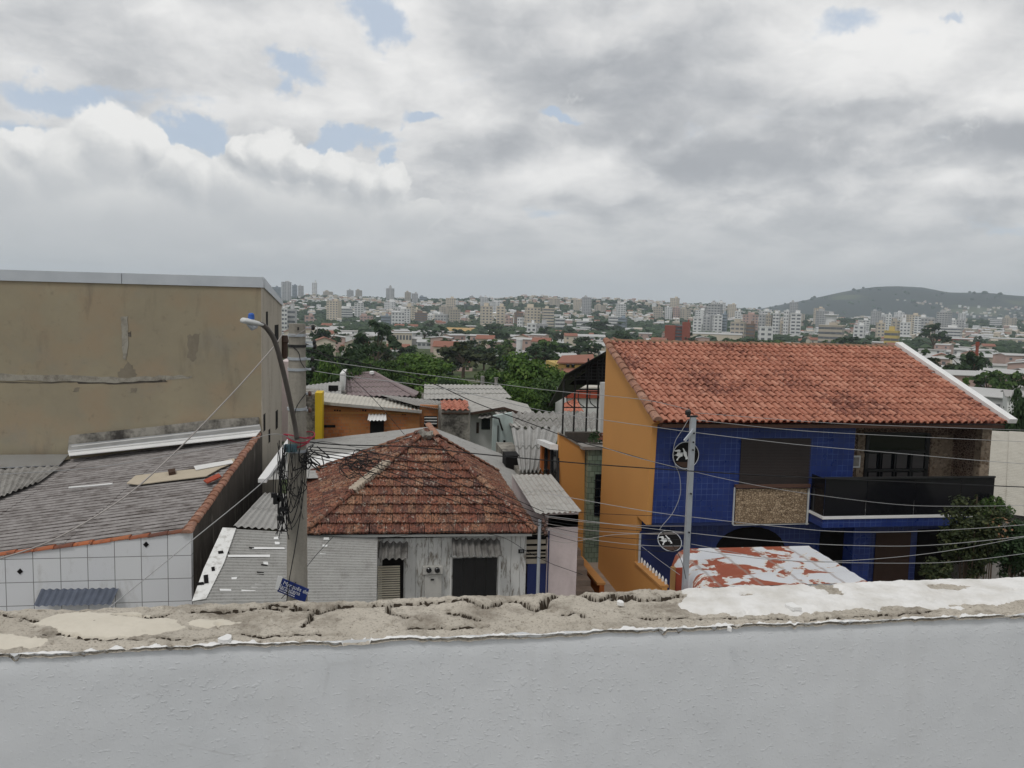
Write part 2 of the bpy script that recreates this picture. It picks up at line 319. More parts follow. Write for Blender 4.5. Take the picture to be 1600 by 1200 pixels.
c = m.mix(m.math('MULTIPLY', sm_, .6), c, (.30, .24, .21)); c = m.mix(m.ramp(m.noise(3, 7, .7, (.5, 3, 1)), [(.58, 0.0), (.75, .45)]), c, (.40, .33, .28)); m.c(c).bump(sm_, .6, .015); M['peeling_red'] = m.m
simple('pale_metal', (.45, .47, .50), .5, .4, 0, .2)
simple('slat_beige', (.36, .32, .26), .7, .2)
simple('navy_gate', (.012, .022, .10), .5, .4)
simple('cream_shutter', (.62, .57, .46), .7, .2)
simple('meter_grey', (.48, .47, .44), .6, .3)
simple('plywood', (.46, .40, .31), .8, .2, 0, .12)
simple('wood_post', (.34, .19, .075), .8, .2)
simple('red_block', (.33, .07, .04), .8, .2)
simple('stair_stone', (.27, .22, .18), .9, .1, 0, .4)
# ground
m = Mat('asphalt', (.05, .05, .052), .9, .2); m.c(m.mix(m.noise(30, 5), (.038, .038, .04), (.065, .064, .062))); M['asphalt'] = m.m
m = Mat('pavement', (.28, .265, .24), .9, .2); br = m.brick((.27, .255, .23), (.32, .30, .275), (.14, .13, .12), .4, .4, .012, off=0); m.c(br.outputs[0]); M['pavement'] = m.m
simple('terrace_floor', (.26, .25, .24), .8)
m = Mat('terrain', (.1, .12, .06), .95, .1)
c = m.mix(m.noise(.012, 8, .65), (.035, .058, .022), (.10, .115, .055)); c = m.mix(m.ramp(m.noise(.03, 6, .6), [(.56, 0.0), (.68, .7)]), c, (.26, .225, .175)); c = m.mix(m.ramp(m.noise(.004, 5), [(.6, 0.0), (.68, .55)]), c, (.15, .165, .075)); m.c(c); M['terrain'] = m.m
m = Mat('hill_woods', (.05, .07, .03), .95, .1); c = m.mix(m.noise(.03, 8, .7), (.022, .028, .025), (.046, .053, .044)); c = m.mix(m.ramp(m.noise(.0042, 6, .58, (1, .45, 3)), [(.555, 0.0), (.63, .75)]), c, (.11, .125, .065)); m.c(c); M['hill'] = m.m
def leafmat(name, lo, hi, tip):
    m = Mat(name, hi, .6, .25); r = m.isl(); c = m.ramp(r, [(0, lo), (.6, hi), (1, tip)]); k = m.noise(.55, 4); c = m.mix(k, m.mix(.5, c, lo), c)
    m.c(c); 
    t = m.n('BsdfTranslucent'); m.inp(t, 0, c); ms = m.n('MixShader'); m.inp(ms, 0, .3); m.t.links.new(m.b.outputs[0], ms.inputs[1]); m.t.links.new(t.outputs[0], ms.inputs[2]); m.t.links.new(ms.outputs[0], m.N['Material Output'].inputs[0]); M[name] = m.m
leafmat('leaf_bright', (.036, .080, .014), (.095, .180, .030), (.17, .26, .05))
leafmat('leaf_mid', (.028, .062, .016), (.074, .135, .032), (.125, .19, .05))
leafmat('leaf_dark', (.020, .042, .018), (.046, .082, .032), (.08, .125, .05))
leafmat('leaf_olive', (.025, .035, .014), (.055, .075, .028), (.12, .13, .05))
leafmat('leaf_pink', (.3, .1, .08), (.4, .2, .14), (.5, .3, .2))
simple('bark', (.10, .075, .055), .95, .1)
# ------------------------------------------------------------------ sky, sun
SUN_EL, SUN_AZ = radians(60), radians(222)
w = bpy.data.worlds.new('World'); S.world = w; w.use_nodes = True
wt = w.node_tree; bg = wt.nodes['Background']; bg.inputs[1].default_value = 0.1
class WM(Mat):
    def __init__(s): s.t = wt; s.N = wt.nodes; s._c = None
    def vm(s, op, a, b=None, out=0, sc=None):
        x = s.n('VectorMath', operation=op); s.inp(x, 0, a)
        if b is not None: s.inp(x, 1, b)
        if sc is not None: s.inp(x, 'Scale', sc)
        return x.outputs['Value'] if op in ('LENGTH', 'DOT_PRODUCT', 'DISTANCE') else x.outputs[0]
    def fn(s, vec, scale, det, rough=.55, out='Fac'):
        x = s.n('TexNoise'); s.inp(x, 'Vector', vec); s.inp(x, 'Scale', scale); s.inp(x, 'Detail', det); s.inp(x, 'Roughness', rough); return x.outputs[out]
    def mr(s, v, a, b, c=0.0, d=1.0, typ='SMOOTHSTEP'):
        x = s.n('MapRange', interpolation_type=typ); 
        for i, q in enumerate((v, a, b, c, d)): s.inp(x, i, q)
        return x.outputs[0]
    def blob(s, vec, px, py, rx, ry):        # soft ellipse in the sky, sizes in picture pixels at the photograph's focal length
        f = ray(px, py).normalized(); r = f.cross(V((0, 0, 1))).normalized(); u = r.cross(f)
        x = s.n('Mapping', vector_type='TEXTURE'); s.inp(x, 0, vec); x.inputs['Location'].default_value = f
        x.inputs['Rotation'].default_value = Matrix((r, f, u)).transposed().to_euler(); x.inputs['Scale'].default_value = (rx / FPX, .6, ry / FPX)
        return s.vm('LENGTH', x.outputs[0])
    def union(s, vec, bl, inner=.0, outer=1.0):
        o = None
        for b in bl:
            v = s.mr(s.blob(vec, *b[:4]), outer, inner, 0.0, b[4] if len(b) > 4 else 1.0)
            o = v if o is None else s.math('MAXIMUM', o, v)
        return o
k = WM(); sky = k.n('TexSky'); sky.sky_type = 'NISHITA'; sky.sun_disc = False; sky.sun_elevation = SUN_EL; sky.sun_rotation = SUN_AZ
D = k.n('TexCoord').outputs['Generated']
sep = k.n('SeparateXYZ'); k.inp(sep, 0, D); dz = sep.outputs[2]
den = k.math('ADD', k.math('MAXIMUM', dz, 0.0), .30)
cmb = k.n('CombineXYZ'); k.inp(cmb, 0, k.math('DIVIDE', sep.outputs[0], den)); k.inp(cmb, 1, k.math('DIVIDE', sep.outputs[1], den))
P = cmb.outputs[0]
def warp(vec, scale, amt, det=5):
    c = k.fn(vec, scale, det, .6, 'Color'); return k.vm('ADD', vec, k.vm('SCALE', k.vm('SUBTRACT', c, (.5, .5, .5)), sc=amt))
Dw = warp(D, 3.2, .16, 5); Df = warp(warp(D, 8.0, .075, 5), 30.0, .022, 6); Dg = warp(D, 6.5, .16, 8)
P = warp(P, 2.4, .22, 5); n1 = k.fn(k.vm('ADD', P, (3.7, 1.2, 0)), 2.6, 9, .58); n2 = k.fn(k.vm('ADD', P, (8.1, 5.2, 2.0)), 7.5, 8, .6); n2b = k.fn(k.vm('ADD', P, (8.107, 5.165, 2.0)), 7.5, 8, .6); n1b = k.fn(k.vm('ADD', P, (3.72, 1.11, 0)), 2.6, 9, .58)
nn = k.math('ADD', k.math('MULTIPLY', n1, .62), k.math('MULTIPLY', n2, .38))
dark = k.union(Dw, [(1050, 130, 300, 105), (1190, 265, 260, 62), (1330, 205, 240, 40, .7), (1500, 235, 220, 48), (1000, 205, 170, 60, .8), (760, 55, 90, 100, .75), (760, 245, 130, 55, .85), (520, 300, 95, 42, .65), (200, 265, 110, 40, .5), (120, 55, 240, 45, .5),
        (400, 110, 130, 60, .45), (1000, 345, 120, 30, .5), (1270, 320, 150, 20, .5), (1560, 320, 90, 26, .6), (870, 120, 120, 60, .7), (660, 335, 50, 40, .5)], .1, 1.15)
light = k.union(Dw, [(1380, 90, 260, 90), (1480, 190, 180, 24, .8), (680, 100, 120, 130, .9), (930, 40, 90, 50, .8), (240, 60, 280, 70, .7), (480, 150, 110, 60, .7), (880, 285, 170, 40, .7), (1390, 225, 60, 24, .8), (1530, 175, 110, 30, .7), (730, 180, 90, 60, .7), (60, 90, 120, 60, .5)], .1, 1.15)
t = k.math('ADD', k.mr(nn, .36, .64, .14, .92, 'LINEAR'), k.math('ADD', k.math('MULTIPLY', k.math('ADD', k.math('SUBTRACT', n1b, n1), k.math('MULTIPLY', k.math('SUBTRACT', n2b, n2), .6)), 1.5), k.math('SUBTRACT', k.math('MULTIPLY', light, .42), k.math('MULTIPLY', dark, .52))))
def wramp(f, st): return k.ramp(f, st)
cloud = wramp(t, [(0, (3.7, 3.85, 4.1)), (.3, (4.9, 5.02, 5.2)), (.6, (6.6, 6.62, 6.65)), (1, (8.3, 8.25, 8.15))])
De = warp(warp(D, 6.0, .10, 5), 26.0, .022, 6)
def heap2(vec):
    x = k.n('TexVoronoi', feature='F1'); k.inp(x, 'Vector', k.vm('MULTIPLY', vec, (1, 1, 2.3))); k.inp(x, 'Scale', 5.2); k.inp(x, 'Detail', 1.0); k.inp(x, 'Roughness', .45)
    return k.math('ADD', k.math('SUBTRACT', 1.0, k.math('MULTIPLY', x.outputs['Distance'], 1.25)), k.math('MULTIPLY', k.math('SUBTRACT', k.fn(vec, 13, 5, .62), .5), .7))
up_ = ray(900, 300).cross(V((0, 0, 1))).normalized() * -.006 + V((0, 0, .018))
h2 = heap2(De); rel2 = k.math('SUBTRACT', h2, heap2(k.vm('ADD', De, tuple(up_))))
t2 = k.math('ADD', k.math('ADD', k.math('MULTIPLY', t, .62), .22), k.math('MULTIPLY', rel2, .85))
puffc = wramp(t2, [(0, (4.0, 4.15, 4.4)), (.3, (5.0, 5.12, 5.3)), (.6, (6.7, 6.72, 6.75)), (1, (8.4, 8.35, 8.25))])
cloud = k.mix(k.mr(h2, .25, .7, .25, .85), cloud, puffc)
# ragged holes through to the blue
gaps = k.union(Dg, [(110, 140, 190, 34), (330, 215, 120, 34), (250, 240, 60, 30), (440, 105, 85, 32, .95), (660, 185, 60, 18), (590, 30, 58, 52, .95), (630, 255, 34, 40), (880, 217, 48, 16, .9), (1320, 38, 80, 30, .66), (560, 215, 120, 26), (1490, 2, 24, 12, .6), (20, 190, 60, 30, .8), (1580, 365, 60, 22, .55), (830, 320, 60, 24, .4)], .15, 1.0)
gm = k.mr(k.math('ADD', gaps, k.math('MULTIPLY', k.math('SUBTRACT', n2, .5), 1.6)), .18, .80, 0.0, .92)
blue = k.mix(.42, sky.outputs[0], (5.3, 5.9, 6.9))
c = k.mix(gm, cloud, k.mix(k.math('ADD', .3, k.math('MULTIPLY', n1, .6)), blue, (5.0, 5.8, 6.9)))
# the heaped white bank on the left
PUFF = [(20, 270, 95, 75), (60, 230, 60, 42), (110, 250, 70, 62), (178, 228, 76, 78), (222, 232, 54, 60), (265, 270, 72, 56), (310, 290, 56, 54), (372, 300, 84, 62), (402, 248, 44, 42), (432, 242, 46, 46), (480, 254, 52, 46), (522, 266, 54, 48), (572, 284, 54, 46), (606, 276, 40, 36), (640, 330, 64, 44), (460, 335, 200, 62), (180, 340, 300, 72)]
def heap(vec):
    return k.math('ADD', k.union(vec, PUFF, .0, 1.0), k.math('MULTIPLY', k.math('SUBTRACT', k.fn(vec, 17, 5, .62), .5), .75))
rt, upv = ray(900, 300).cross(V((0, 0, 1))).normalized(), V((0, 0, 1))
cu = heap(Df); cu2 = heap(k.vm('ADD', Df, tuple(upv * .016 + rt * .010)))
relief = k.math('SUBTRACT', cu, cu2)
cm = k.mr(cu, .10, .26); shade = k.math('ADD', k.mr(dz, .085, .21, .34, .64, 'LINEAR'), k.math('ADD', k.math('MULTIPLY', relief, k.mr(dz, .08, .19, .3, 1.1)), k.math('MULTIPLY', k.math('SUBTRACT', k.fn(Df, 5.5, 6), .5), .8)))
edge = k.mr(cu, .10, .45, .22, 0.0)
cuc = wramp(k.math('ADD', shade, edge), [(0, (4.7, 4.88, 5.1)), (.35, (5.75, 5.85, 5.95)), (.75, (7.3, 7.3, 7.22)), (1, (8.3, 8.25, 8.1))])
cm = k.math('MULTIPLY', cm, k.mr(dz, .03, .09))
c = k.mix(cm, c, cuc)
# grey murk towards the horizon
hz = k.mr(dz, .16, .015, 0.0, .93); murk = k.mix(k.fn(k.vm('MULTIPLY', D, (2, 2, 14)), 1.6, 5), (4.85, 5.0, 5.12), (5.7, 5.8, 5.85))
c = k.mix(hz, c, murk)
wt.links.new(c, bg.inputs[0])
ld = bpy.data.lights.new('sun', 'SUN'); ld.energy = 1.0; ld.angle = radians(12); ld.color = (1, .97, .93)
lo = bpy.data.objects.new('sun', ld); COL.objects.link(lo)
sd = V((sin(SUN_AZ) * cos(SUN_EL), cos(SUN_AZ) * cos(SUN_EL), sin(SUN_EL))); lo.rotation_euler = sd.to_track_quat('Z', 'Y').to_euler()
S.view_settings.view_transform = 'Standard'; S.view_settings.look = 'None'; S.view_settings.exposure = .12; S.view_settings.gamma = 1
S.cycles.volume_bounces = 1

# ------------------------------------------------------------------ terrain
def az_t(px, py): d = ray(px, py); return (math.degrees(atan2(d.x, d.y)), d.z / sqrt(d.x ** 2 + d.y ** 2))
RIDGE = [az_t(*p) for p in ((-300, 466), (300, 466), (440, 469), (480, 464), (520, 464), (560, 465), (600, 468), (640, 471), (700, 470), (740, 469), (780, 470), (815, 466), (840, 465.5), (870, 467), (905, 471), (945, 470), (985, 472), (1030, 474), (1060, 478), (1090, 477), (1110, 477), (1140, 483), (1170, 487), (1220, 491), (1300, 498), (1900, 510))]
HILL = [az_t(*p) for p in ((-300, 490), (1080, 500), (1150, 487), (1200, 481), (1250, 471), (1300, 460), (1335, 453), (1365, 448.5), (1400, 448), (1445, 450), (1480, 457), (1500, 457.5), (1540, 458), (1600, 463), (1700, 470), (1900, 490))]
BASE = [(0, 0), (32, 0), (48, -1.4), (75, -3.5), (130, -6.5), (260, -11), (500, -14), (900, -17), (1500, -16), (7000, -16)]
R1, R2 = 2300.0, 4300.0
def ground(x, y):
    r = sqrt(x * x + y * y); A = math.degrees(atan2(x, y)); b = interp(BASE, r)
    if r < 28: return 0.0
    if r > 900:
        front = smooth(75, 50, abs(A - 9)); h1 = EYE + R1 * interp(RIDGE, A); h2 = EYE + R2 * interp(HILL, A)
        h1 = b + (h1 - b) * front; h2 = b + (h2 - b) * front
        z = b + (h1 - b) * smooth(950, R1, r)
        if r > R1: z = z + (min(h1, h2) - 30 - z) * smooth(R1, 3200, r)
        z = z + (h2 - z) * smooth(2900, R2, r) if r > 2900 else z
        if r > R2: z = h2 - 90 * smooth(R2, 6500, r)
        z += 5 * noise.noise(V((x, y, 0)) * .006) * smooth(900, 1600, r)
        if r > 2900: z += 14 * noise.noise(V((x, y, 3)) * .0028) * smooth(2900, 3500, r) * smooth(R2, 3900, r)
        return z
    return b + 1.2 * noise.noise(V((x, y, 0)) * .02) * smooth(60, 200, r)
def hit(px, py):
    d = ray(px, py); hxy = sqrt(d.x ** 2 + d.y ** 2); r = 40.0
    while r < 6000:
        p = EV + d * (r / hxy)
        if p.z <= ground(p.x, p.y): return p, r
        r *= 1.01
    return EV + d * (2300 / hxy), 2300.0
rs = [28.0]
while rs[-1] < 6500: rs.append(rs[-1] * 1.05 + 1)
angs = [9 + a for a in ([-180 + 8 * i for i in range(14)] + [-68 + .7 * i for i in range(195)] + [72 + 8 * i for i in range(14)])]
mb = MB(); mh = []
mb.v = [V((0, 0, -.02))]; na = len(angs)
for r in rs:
    for a in angs: x, y = r * sin(radians(a)), r * cos(radians(a)); mb.v.append(V((x, y, ground(x, y) - .02)))
for i in range(na): mb.f.append((0, 1 + (i + 1) % na, 1 + i)); mb.m.append(0)
for j in range(len(rs) - 1):
    for i in range(na):
        a, b = 1 + j * na + i, 1 + j * na + (i + 1) % na; mb.f.append((a, b, b + na, a + na)); mb.m.append(1 if rs[j] > 1300 else 0)
solo('terrain', mb, [M['terrain'], M['hill']], kind='structure', smooth=True)
# street below the terrace
def strip(name, m, y0, y1, z, x0=-60, x1=60, thick=None):
    mb = MB(); mb.box((x0, y0, z - (thick or .3)), (x1, y1, z)); return solo(name, mb, m, kind='structure')
strip('road', M['asphalt'], 5.0, 13.6, .03)
strip('pavement', M['pavement'], 2.2, 5.0, .15); strip('pavement', M['pavement'], 13.6, 19.9, .15)
strip('yard', M['stair_stone'], 19.9, 31.0, .04, -24, 30)
mb = MB(); mb.box((-14, -9, EYE - 1.75), (14, 1.03, EYE - 1.55)); solo('terrace_floor', mb, M['terrace_floor'], kind='structure')

# ------------------------------------------------------------------ far city
TW = {}
for nm, col in dict(white=(.72, .72, .71), cream=(.62, .55, .45), grey=(.48, .48, .48), beige=(.47, .42, .35), pink=(.50, .36, .32), brown=(.24, .17, .13), blueg=(.30, .35, .40), yellow=(.58, .45, .17), brickred=(.26, .075, .05), ochre=(.46, .31, .14), redroof=(.27, .125, .09)).items():
    TW[nm] = stained('render_' + nm, col, tuple(x * .72 for x in col), amt=(.5, .9), sc=.08).m
TW['win'] = simple('far_window', (.13, .14, .155), .3, .5, 0, .5, .4).m
TW['roof'] = simple('far_roof', (.36, .35, .34), .9, .1, 0, .2, .05).m
TW['tin'] = simple('far_tin_roof', (.44, .44, .43), .7, .2, 0, .15, .05).m
def tower_mesh(wd, dp, h, fl, seed, style, cap):
    q = random.Random(seed); mb = MB(); mb.box((-wd / 2, -dp / 2, -6), (wd / 2, dp / 2, h), 0)
    nf = max(1, int(h / fl)); nc = max(2, int(wd / 3.4)); nd = max(2, int(dp / 3.8))
    ww = {'grid': .52, 'band': .97, 'wide': .7}.get(style, .5)
    for (n, L, ax) in ((nc, wd, 0), (nd, dp, 1), (nd, dp, 2)):
        blank = q.random() < .25 and ax
        if blank: continue
        for i in range(n):
            if style == 'grid' and n > 4 and i == n // 2: continue
            c = -L / 2 + (i + .5) * L / n; hw = L / n * ww / 2
            for j in range(nf):
                z0 = h - (j + 1) * h / nf + .28 * h / nf; z1 = z0 + .46 * h / nf; e = .06
                if ax == 0: mb.quad((c - hw, -dp / 2 - e, z0), (c + hw, -dp / 2 - e, z0), (c + hw, -dp / 2 - e, z1), (c - hw, -dp / 2 - e, z1), 1)
                else:
                    x = (wd / 2 + e) * (1 if ax == 1 else -1); mb.quad((x, c - hw, z0), (x, c + hw, z0), (x, c + hw, z1), (x, c - hw, z1), 1)
    mb.box((-wd / 2 - .2, -dp / 2 - .2, h), (wd / 2 + .2, dp / 2 + .2, h + .6), 0)
    if cap:
        cw = wd * q.uniform(.25, .45); x = q.uniform(-.2, .2) * wd
        mb.box((x - cw / 2, -dp * .2, h + .6), (x + cw / 2, dp * .25, h + .6 + cap), 0)
        if q.random() < .5: mb.box((x - cw / 4, -dp * .1, h + .6 + cap), (x + cw / 4, dp * .15, h + .6 + cap * 1.5), 2)
    return mb
FOOT = []
def tower(x0, x1, yt, yb, col, label, style='grid', cap=2.5, fl=3.1, name='apartment_tower', cat='tower', deep=.8, yaw=None, r=None):
    xc = (x0 + x1) / 2
    if r is None: p, r = hit(xc, yb)
    d = ray(xc, yb); hx = sqrt(d.x ** 2 + d.y ** 2); p = EV + d * (r / hx); g = ground(p.x, p.y)
    wd = (x1 - x0) / FPX * r / sqrt(1 + ((xc - 800) / FPX) ** 2); zt = EYE + r * az_t(xc, yt)[1]; h = max(2.5, zt - g)
    q = random.Random(int(x0 * 31 + yt)); yaw = q.uniform(-14, 14) if yaw is None else yaw
    A = math.degrees(atan2(p.x, p.y)); wd2 = wd * (.80 if abs(yaw) > 5 else .95)
    mb = tower_mesh(wd2, max(8, min(wd2 * deep, 30)), h, fl, int(x0), style, cap)
    me_o = _link(name, mb, [TW[col], TW['win'], TW['roof']], (0, 0, 0)); me_o.location = (p.x, p.y, g); me_o.rotation_euler = (0, 0, radians(-A + yaw))
    FOOT.append((p.x, p.y, max(wd, 10) * .8)); ORG[me_o] = V((p.x, p.y, g))
    return props(me_o, label, cat, 'high buildings of the far city')
T = tower
T(439, 456, 441, 470, 'grey', 'tallest pale tower of the cluster at the left end of the skyline ridge', r=1900)
T(456, 465, 446, 469, 'blueg', 'slim dark glass tower right of the tallest ridge tower at far left', 'band', r=1950)
T(465, 475, 447, 469, 'grey', 'grey tower at the right end of the leftmost skyline cluster', r=2000)
T(424, 439, 449, 470, 'blueg', 'broad blue grey tower behind the beige building corner on the skyline', 'band', r=2050)
T(487, 496, 442, 463, 'white', 'lone slim white tower standing free on the left skyline', r=2150, cap=4)
T(504, 521, 456, 466, 'beige', 'squat beige block on the ridge right of the lone slim tower', r=2150)
T(541, 553, 454, 466, 'grey', 'grey ridge block, left one of a close pair on the skyline', r=2200)
T(555, 566, 454, 467, 'beige', 'beige ridge block, right one of a close pair on the skyline', r=2220)
T(603, 616, 451, 472, 'grey', 'grey tower with stepped head on the ridge above the white hillside flats', r=2000, cap=5)
T(632, 642, 457, 477, 'beige', 'pale beige ridge tower beside a pointed darker one', r=1900)
T(643, 653, 459, 477, 'grey', 'darker grey ridge tower beside the pale beige one', r=1900)
T(655, 667, 464, 476, 'blueg', 'low blue grey block at the right foot of the ridge towers', 'band', r=1950)
T(733, 740, 463, 474, 'grey', 'small dark tower on the mid skyline, left of two', r=2200)
T(748, 755, 464, 475, 'grey', 'small dark tower on the mid skyline, right of two', r=2200)
T(440, 449, 482, 524, 'white', 'white balcony tower just left of the concrete pole top, narrower half', 'wide', r=620, cap=1)
T(449, 464, 484, 524, 'grey', 'pale tower with dark balcony bands just left of the concrete pole top', 'band', r=630, cap=4)
T(476, 491, 494, 516, 'pink', 'pinkish white block just right of the concrete pole top', r=900)
T(515, 535, 487, 506, 'cream', 'cream stepped block on the wooded slope at left', r=1250)
T(535, 556, 479, 498, 'white', 'whitest stepped block on the wooded slope at left', r=1300, cap=5)
T(556, 572, 480, 497, 'grey', 'grey flats joined to the right of the whitest stepped block', r=1320)
T(562, 583, 494, 509, 'pink', 'salmon pink block below the white hillside flats', r=1050)
T(594, 612, 494, 512, 'blueg', 'grey glass office block left of a plain white slab', 'band', r=900)
T(611, 632, 488, 515, 'white', 'plain white slab block right of the grey glass office', 'grid', r=880, cap=1)
T(600, 618, 472, 491, 'white', 'stepped white flats below the grey ridge tower', r=1500, cap=5)
T(617, 632, 480, 492, 'white', 'low white flats between stepped flats and tall cream tower', r=1450)
T(632, 648, 479, 506, 'cream', 'tall cream tower right of the plain white slab', r=1150, cap=4)
T(645, 657, 483, 505, 'cream', 'cream tower half behind the brown block', r=1200)
T(648, 668, 489, 509, 'brown', 'brown banded block in front of the cream towers', 'band', r=1080)
T(668, 678, 493, 507, 'white', 'narrow white block right of the brown banded one', r=1150)
T(678, 701, 492, 513, 'grey', 'pale grey slab left of the stepped white block above ochre hall', r=1000)
T(700, 720, 484, 508, 'beige', 'stepped whitish block with dark middle above the ochre hall', r=1100, cap=3)
T(704, 717, 471, 484, 'white', 'white tower high on the slope above the ochre hall', r=1700)
T(749, 770, 479, 512, 'cream', 'tall cream tower with dark window columns, centre left', r=950, cap=4)
T(774, 790, 479, 509, 'cream', 'second tall cream tower, right of the dark windowed one', r=980, cap=3)
T(789, 802, 497, 510, 'pink', 'low pinkish flats right of the two tall cream towers', r=960)
T(790, 799, 511, 513, 'white', 'thin pale roof strip at the foot of the cream towers', r=900, cap=0)
T(808, 818, 497, 511, 'white', 'small white cube block among brown flats in the centre', r=900, cap=0)
T(802, 818, 489, 509, 'brown', 'brown flats with stepped head left of the broad cream pair', r=1020)
T(818, 845, 481, 510, 'cream', 'left half of the broad cream pair in the centre', r=950, cap=4)
T(845, 866, 482, 510, 'cream', 'right half of the broad cream pair, ruled with floor lines', 'band', r=940, cap=2)
T(823, 838, 506, 531, 'white', 'white block with blank flank in front of the broad cream pair', r=640)
T(838, 856, 507, 531, 'grey', 'white and grey block with balconies in front of the cream pair', 'wide', r=650, cap=3)
T(865, 883, 498, 516, 'white', 'whitish office right of the broad cream pair', 'band', r=850)
T(905, 916, 482, 501, 'white', 'white tower on the slope right of centre, taller of two', r=1500)
T(916, 928, 484, 500, 'grey', 'grey tower on the slope right of centre, beside a white one', r=1520)
T(949, 966, 495, 512, 'white', 'white wedge shaped office above the orange gable', 'band', r=1000)
T(965, 980, 497, 511, 'blueg', 'glassy blue office right of the white wedge shaped one', 'band', r=1010)
T(900, 926, 502, 514, 'white', 'low stepped white block among trees, right of centre', 'band', r=880)
for i, (a, b, y, lab) in enumerate(((1020, 1035, 480, 'leftmost tower of the pale row on the hillside'), (1037, 1050, 480, 'second tower of the pale hillside row from the left'), (1050, 1062, 481, 'pinkish third tower of the pale hillside row'), (1062, 1079, 483, 'rightmost and broadest tower of the pale hillside row'))):
    T(a, b, y, 500, ('beige', 'white', 'pink', 'beige')[i], lab, r=1350, cap=2)
T(1082, 1096, 497, 518, 'white', 'white slab with blank front right of the red brick office', 'grid', r=900, cap=0)
T(1097, 1112, 495, 518, 'grey', 'grey flats between two white slabs behind the tile roof', r=930)
T(1112, 1128, 493, 517, 'white', 'bright white slab with dark edge behind the tile roof', 'grid', r=900, cap=1)
T(1127, 1136, 491, 517, 'blueg', 'dark narrow block right of the bright white slab', 'band', r=910)
T(1085, 1100, 485, 500, 'grey', 'grey flats standing behind the blank white slab', r=1250)
T(1100, 1113, 485, 500, 'white', 'pale flats on the slope between the grey flats and bright slab', r=1280)
T(1116, 1130, 485, 497, 'beige', 'beige flats peeping over the bright white slab', r=1280)
T(1140, 1166, 504, 524, 'beige', 'squat beige block with one dark column behind the tile roof', 'wide', r=700)
T(1165, 1180, 507, 522, 'brown', 'brownish balcony block beside the squat beige one', 'band', r=720)
T(1160, 1184, 492, 512, 'pink', 'broad pinkish flats behind the squat beige block', r=1050)
T(1147, 1158, 487, 505, 'white', 'narrow white tower with cap left of the broad pinkish flats', r=1200, cap=4)
T(1184, 1196, 492, 520, 'grey', 'grey tower, leftmost of the right hand cluster', r=900)
T(1196, 1206, 493, 521, 'beige', 'beige tower in the right hand cluster above the roof', r=880)
T(1206, 1218, 490, 521, 'white', 'ribbed white tower in the right hand cluster', 'wide', r=880)
T(1223, 1232, 486, 520, 'white', 'tallest narrow white tower of the right hand cluster', 'grid', r=860, cap=1)
T(1234, 1250, 490, 521, 'white', 'white tower with dark balcony column, right end of the cluster', 'wide', r=850, cap=3)
T(1183, 1208, 511, 527, 'white', 'low white cube with dark right side before the right cluster', 'grid', r=650, cap=0)
T(1270, 1280, 498, 512, 'grey', 'faint grey block left of the capped white tower', r=1500)
T(1277, 1320, 509, 528, 'beige', 'wide office with dark glass middle below the capped tower', 'band', r=640, cap=2)
T(1333, 1352, 509, 523, 'white', 'plain pale block left of the yellow building', r=820)
T(1368, 1382, 505, 520, 'cream', 'low cream flats behind the yellow building', r=900)
T(1375, 1384, 495, 512, 'grey', 'grey tower behind the yellow building, left of a white one', r=1300)
T(1383, 1392, 492, 512, 'white', 'white tower rising behind the yellow building', r=1280)
T(1392, 1406, 502, 518, 'beige', 'beige slab right behind the yellow building', r=1000)
T(1403, 1422, 504, 519, 'white', 'broad whitish block with tank right of the yellow building', r=1000, cap=5)
T(1381, 1405, 518, 534, 'yellow', 'yellow building with balconies in front of the pale flats', 'band', r=600, cap=3)
T(1438, 1462, 498, 520, 'grey', 'grey framed tower under the hill at right', 'wide', r=1000, cap=1)
T(1446, 1460, 506, 521, 'beige', 'low beige block in front of the grey framed tower', r=950)
T(1476, 1492, 500, 516, 'white', 'pale tower under the hill, left of a pair', r=1300)
T(1492, 1506, 500, 516, 'grey', 'greyer tower under the hill, right of a pair', r=1310)
T(1340, 1352, 503, 512, 'white', 'tiny white flats under the hill left of centre', r=1600)
T(1355, 1366, 503, 512, 'grey', 'tiny grey flats under the hill, next to white ones', r=1600)
# capped tower
p_, r_ = None, 760.0
d = ray(1298, 507); hx = sqrt(d.x ** 2 + d.y ** 2); p_ = EV + d * (r_ / hx); g = ground(p_.x, p_.y)
th = thing('capped_tower', 'white water tower with broad flat cap behind the wide office', 'tower', (p_.x, p_.y, g))
zt = EYE + r_ * az_t(1298, 494)[1]; mb = MB(); mb.tube([(p_.x, p_.y, g - 3), (p_.x, p_.y, zt)], 4.6, 14); part('shaft', mb, TW['white'], th)
mb = MB(); mb.tube([(p_.x, p_.y, zt), (p_.x, p_.y, zt + .8), (p_.x, p_.y, zt + 1.6)], [4.6, 6.4, 6.2], 18); part('cap', mb, TW['white'], th)
mb = MB(); mb.tube([(p_.x, p_.y, zt + 1.6), (p_.x, p_.y, zt + 4.2)], 2.2, 10); part('tank', mb, TW['grey'], th)
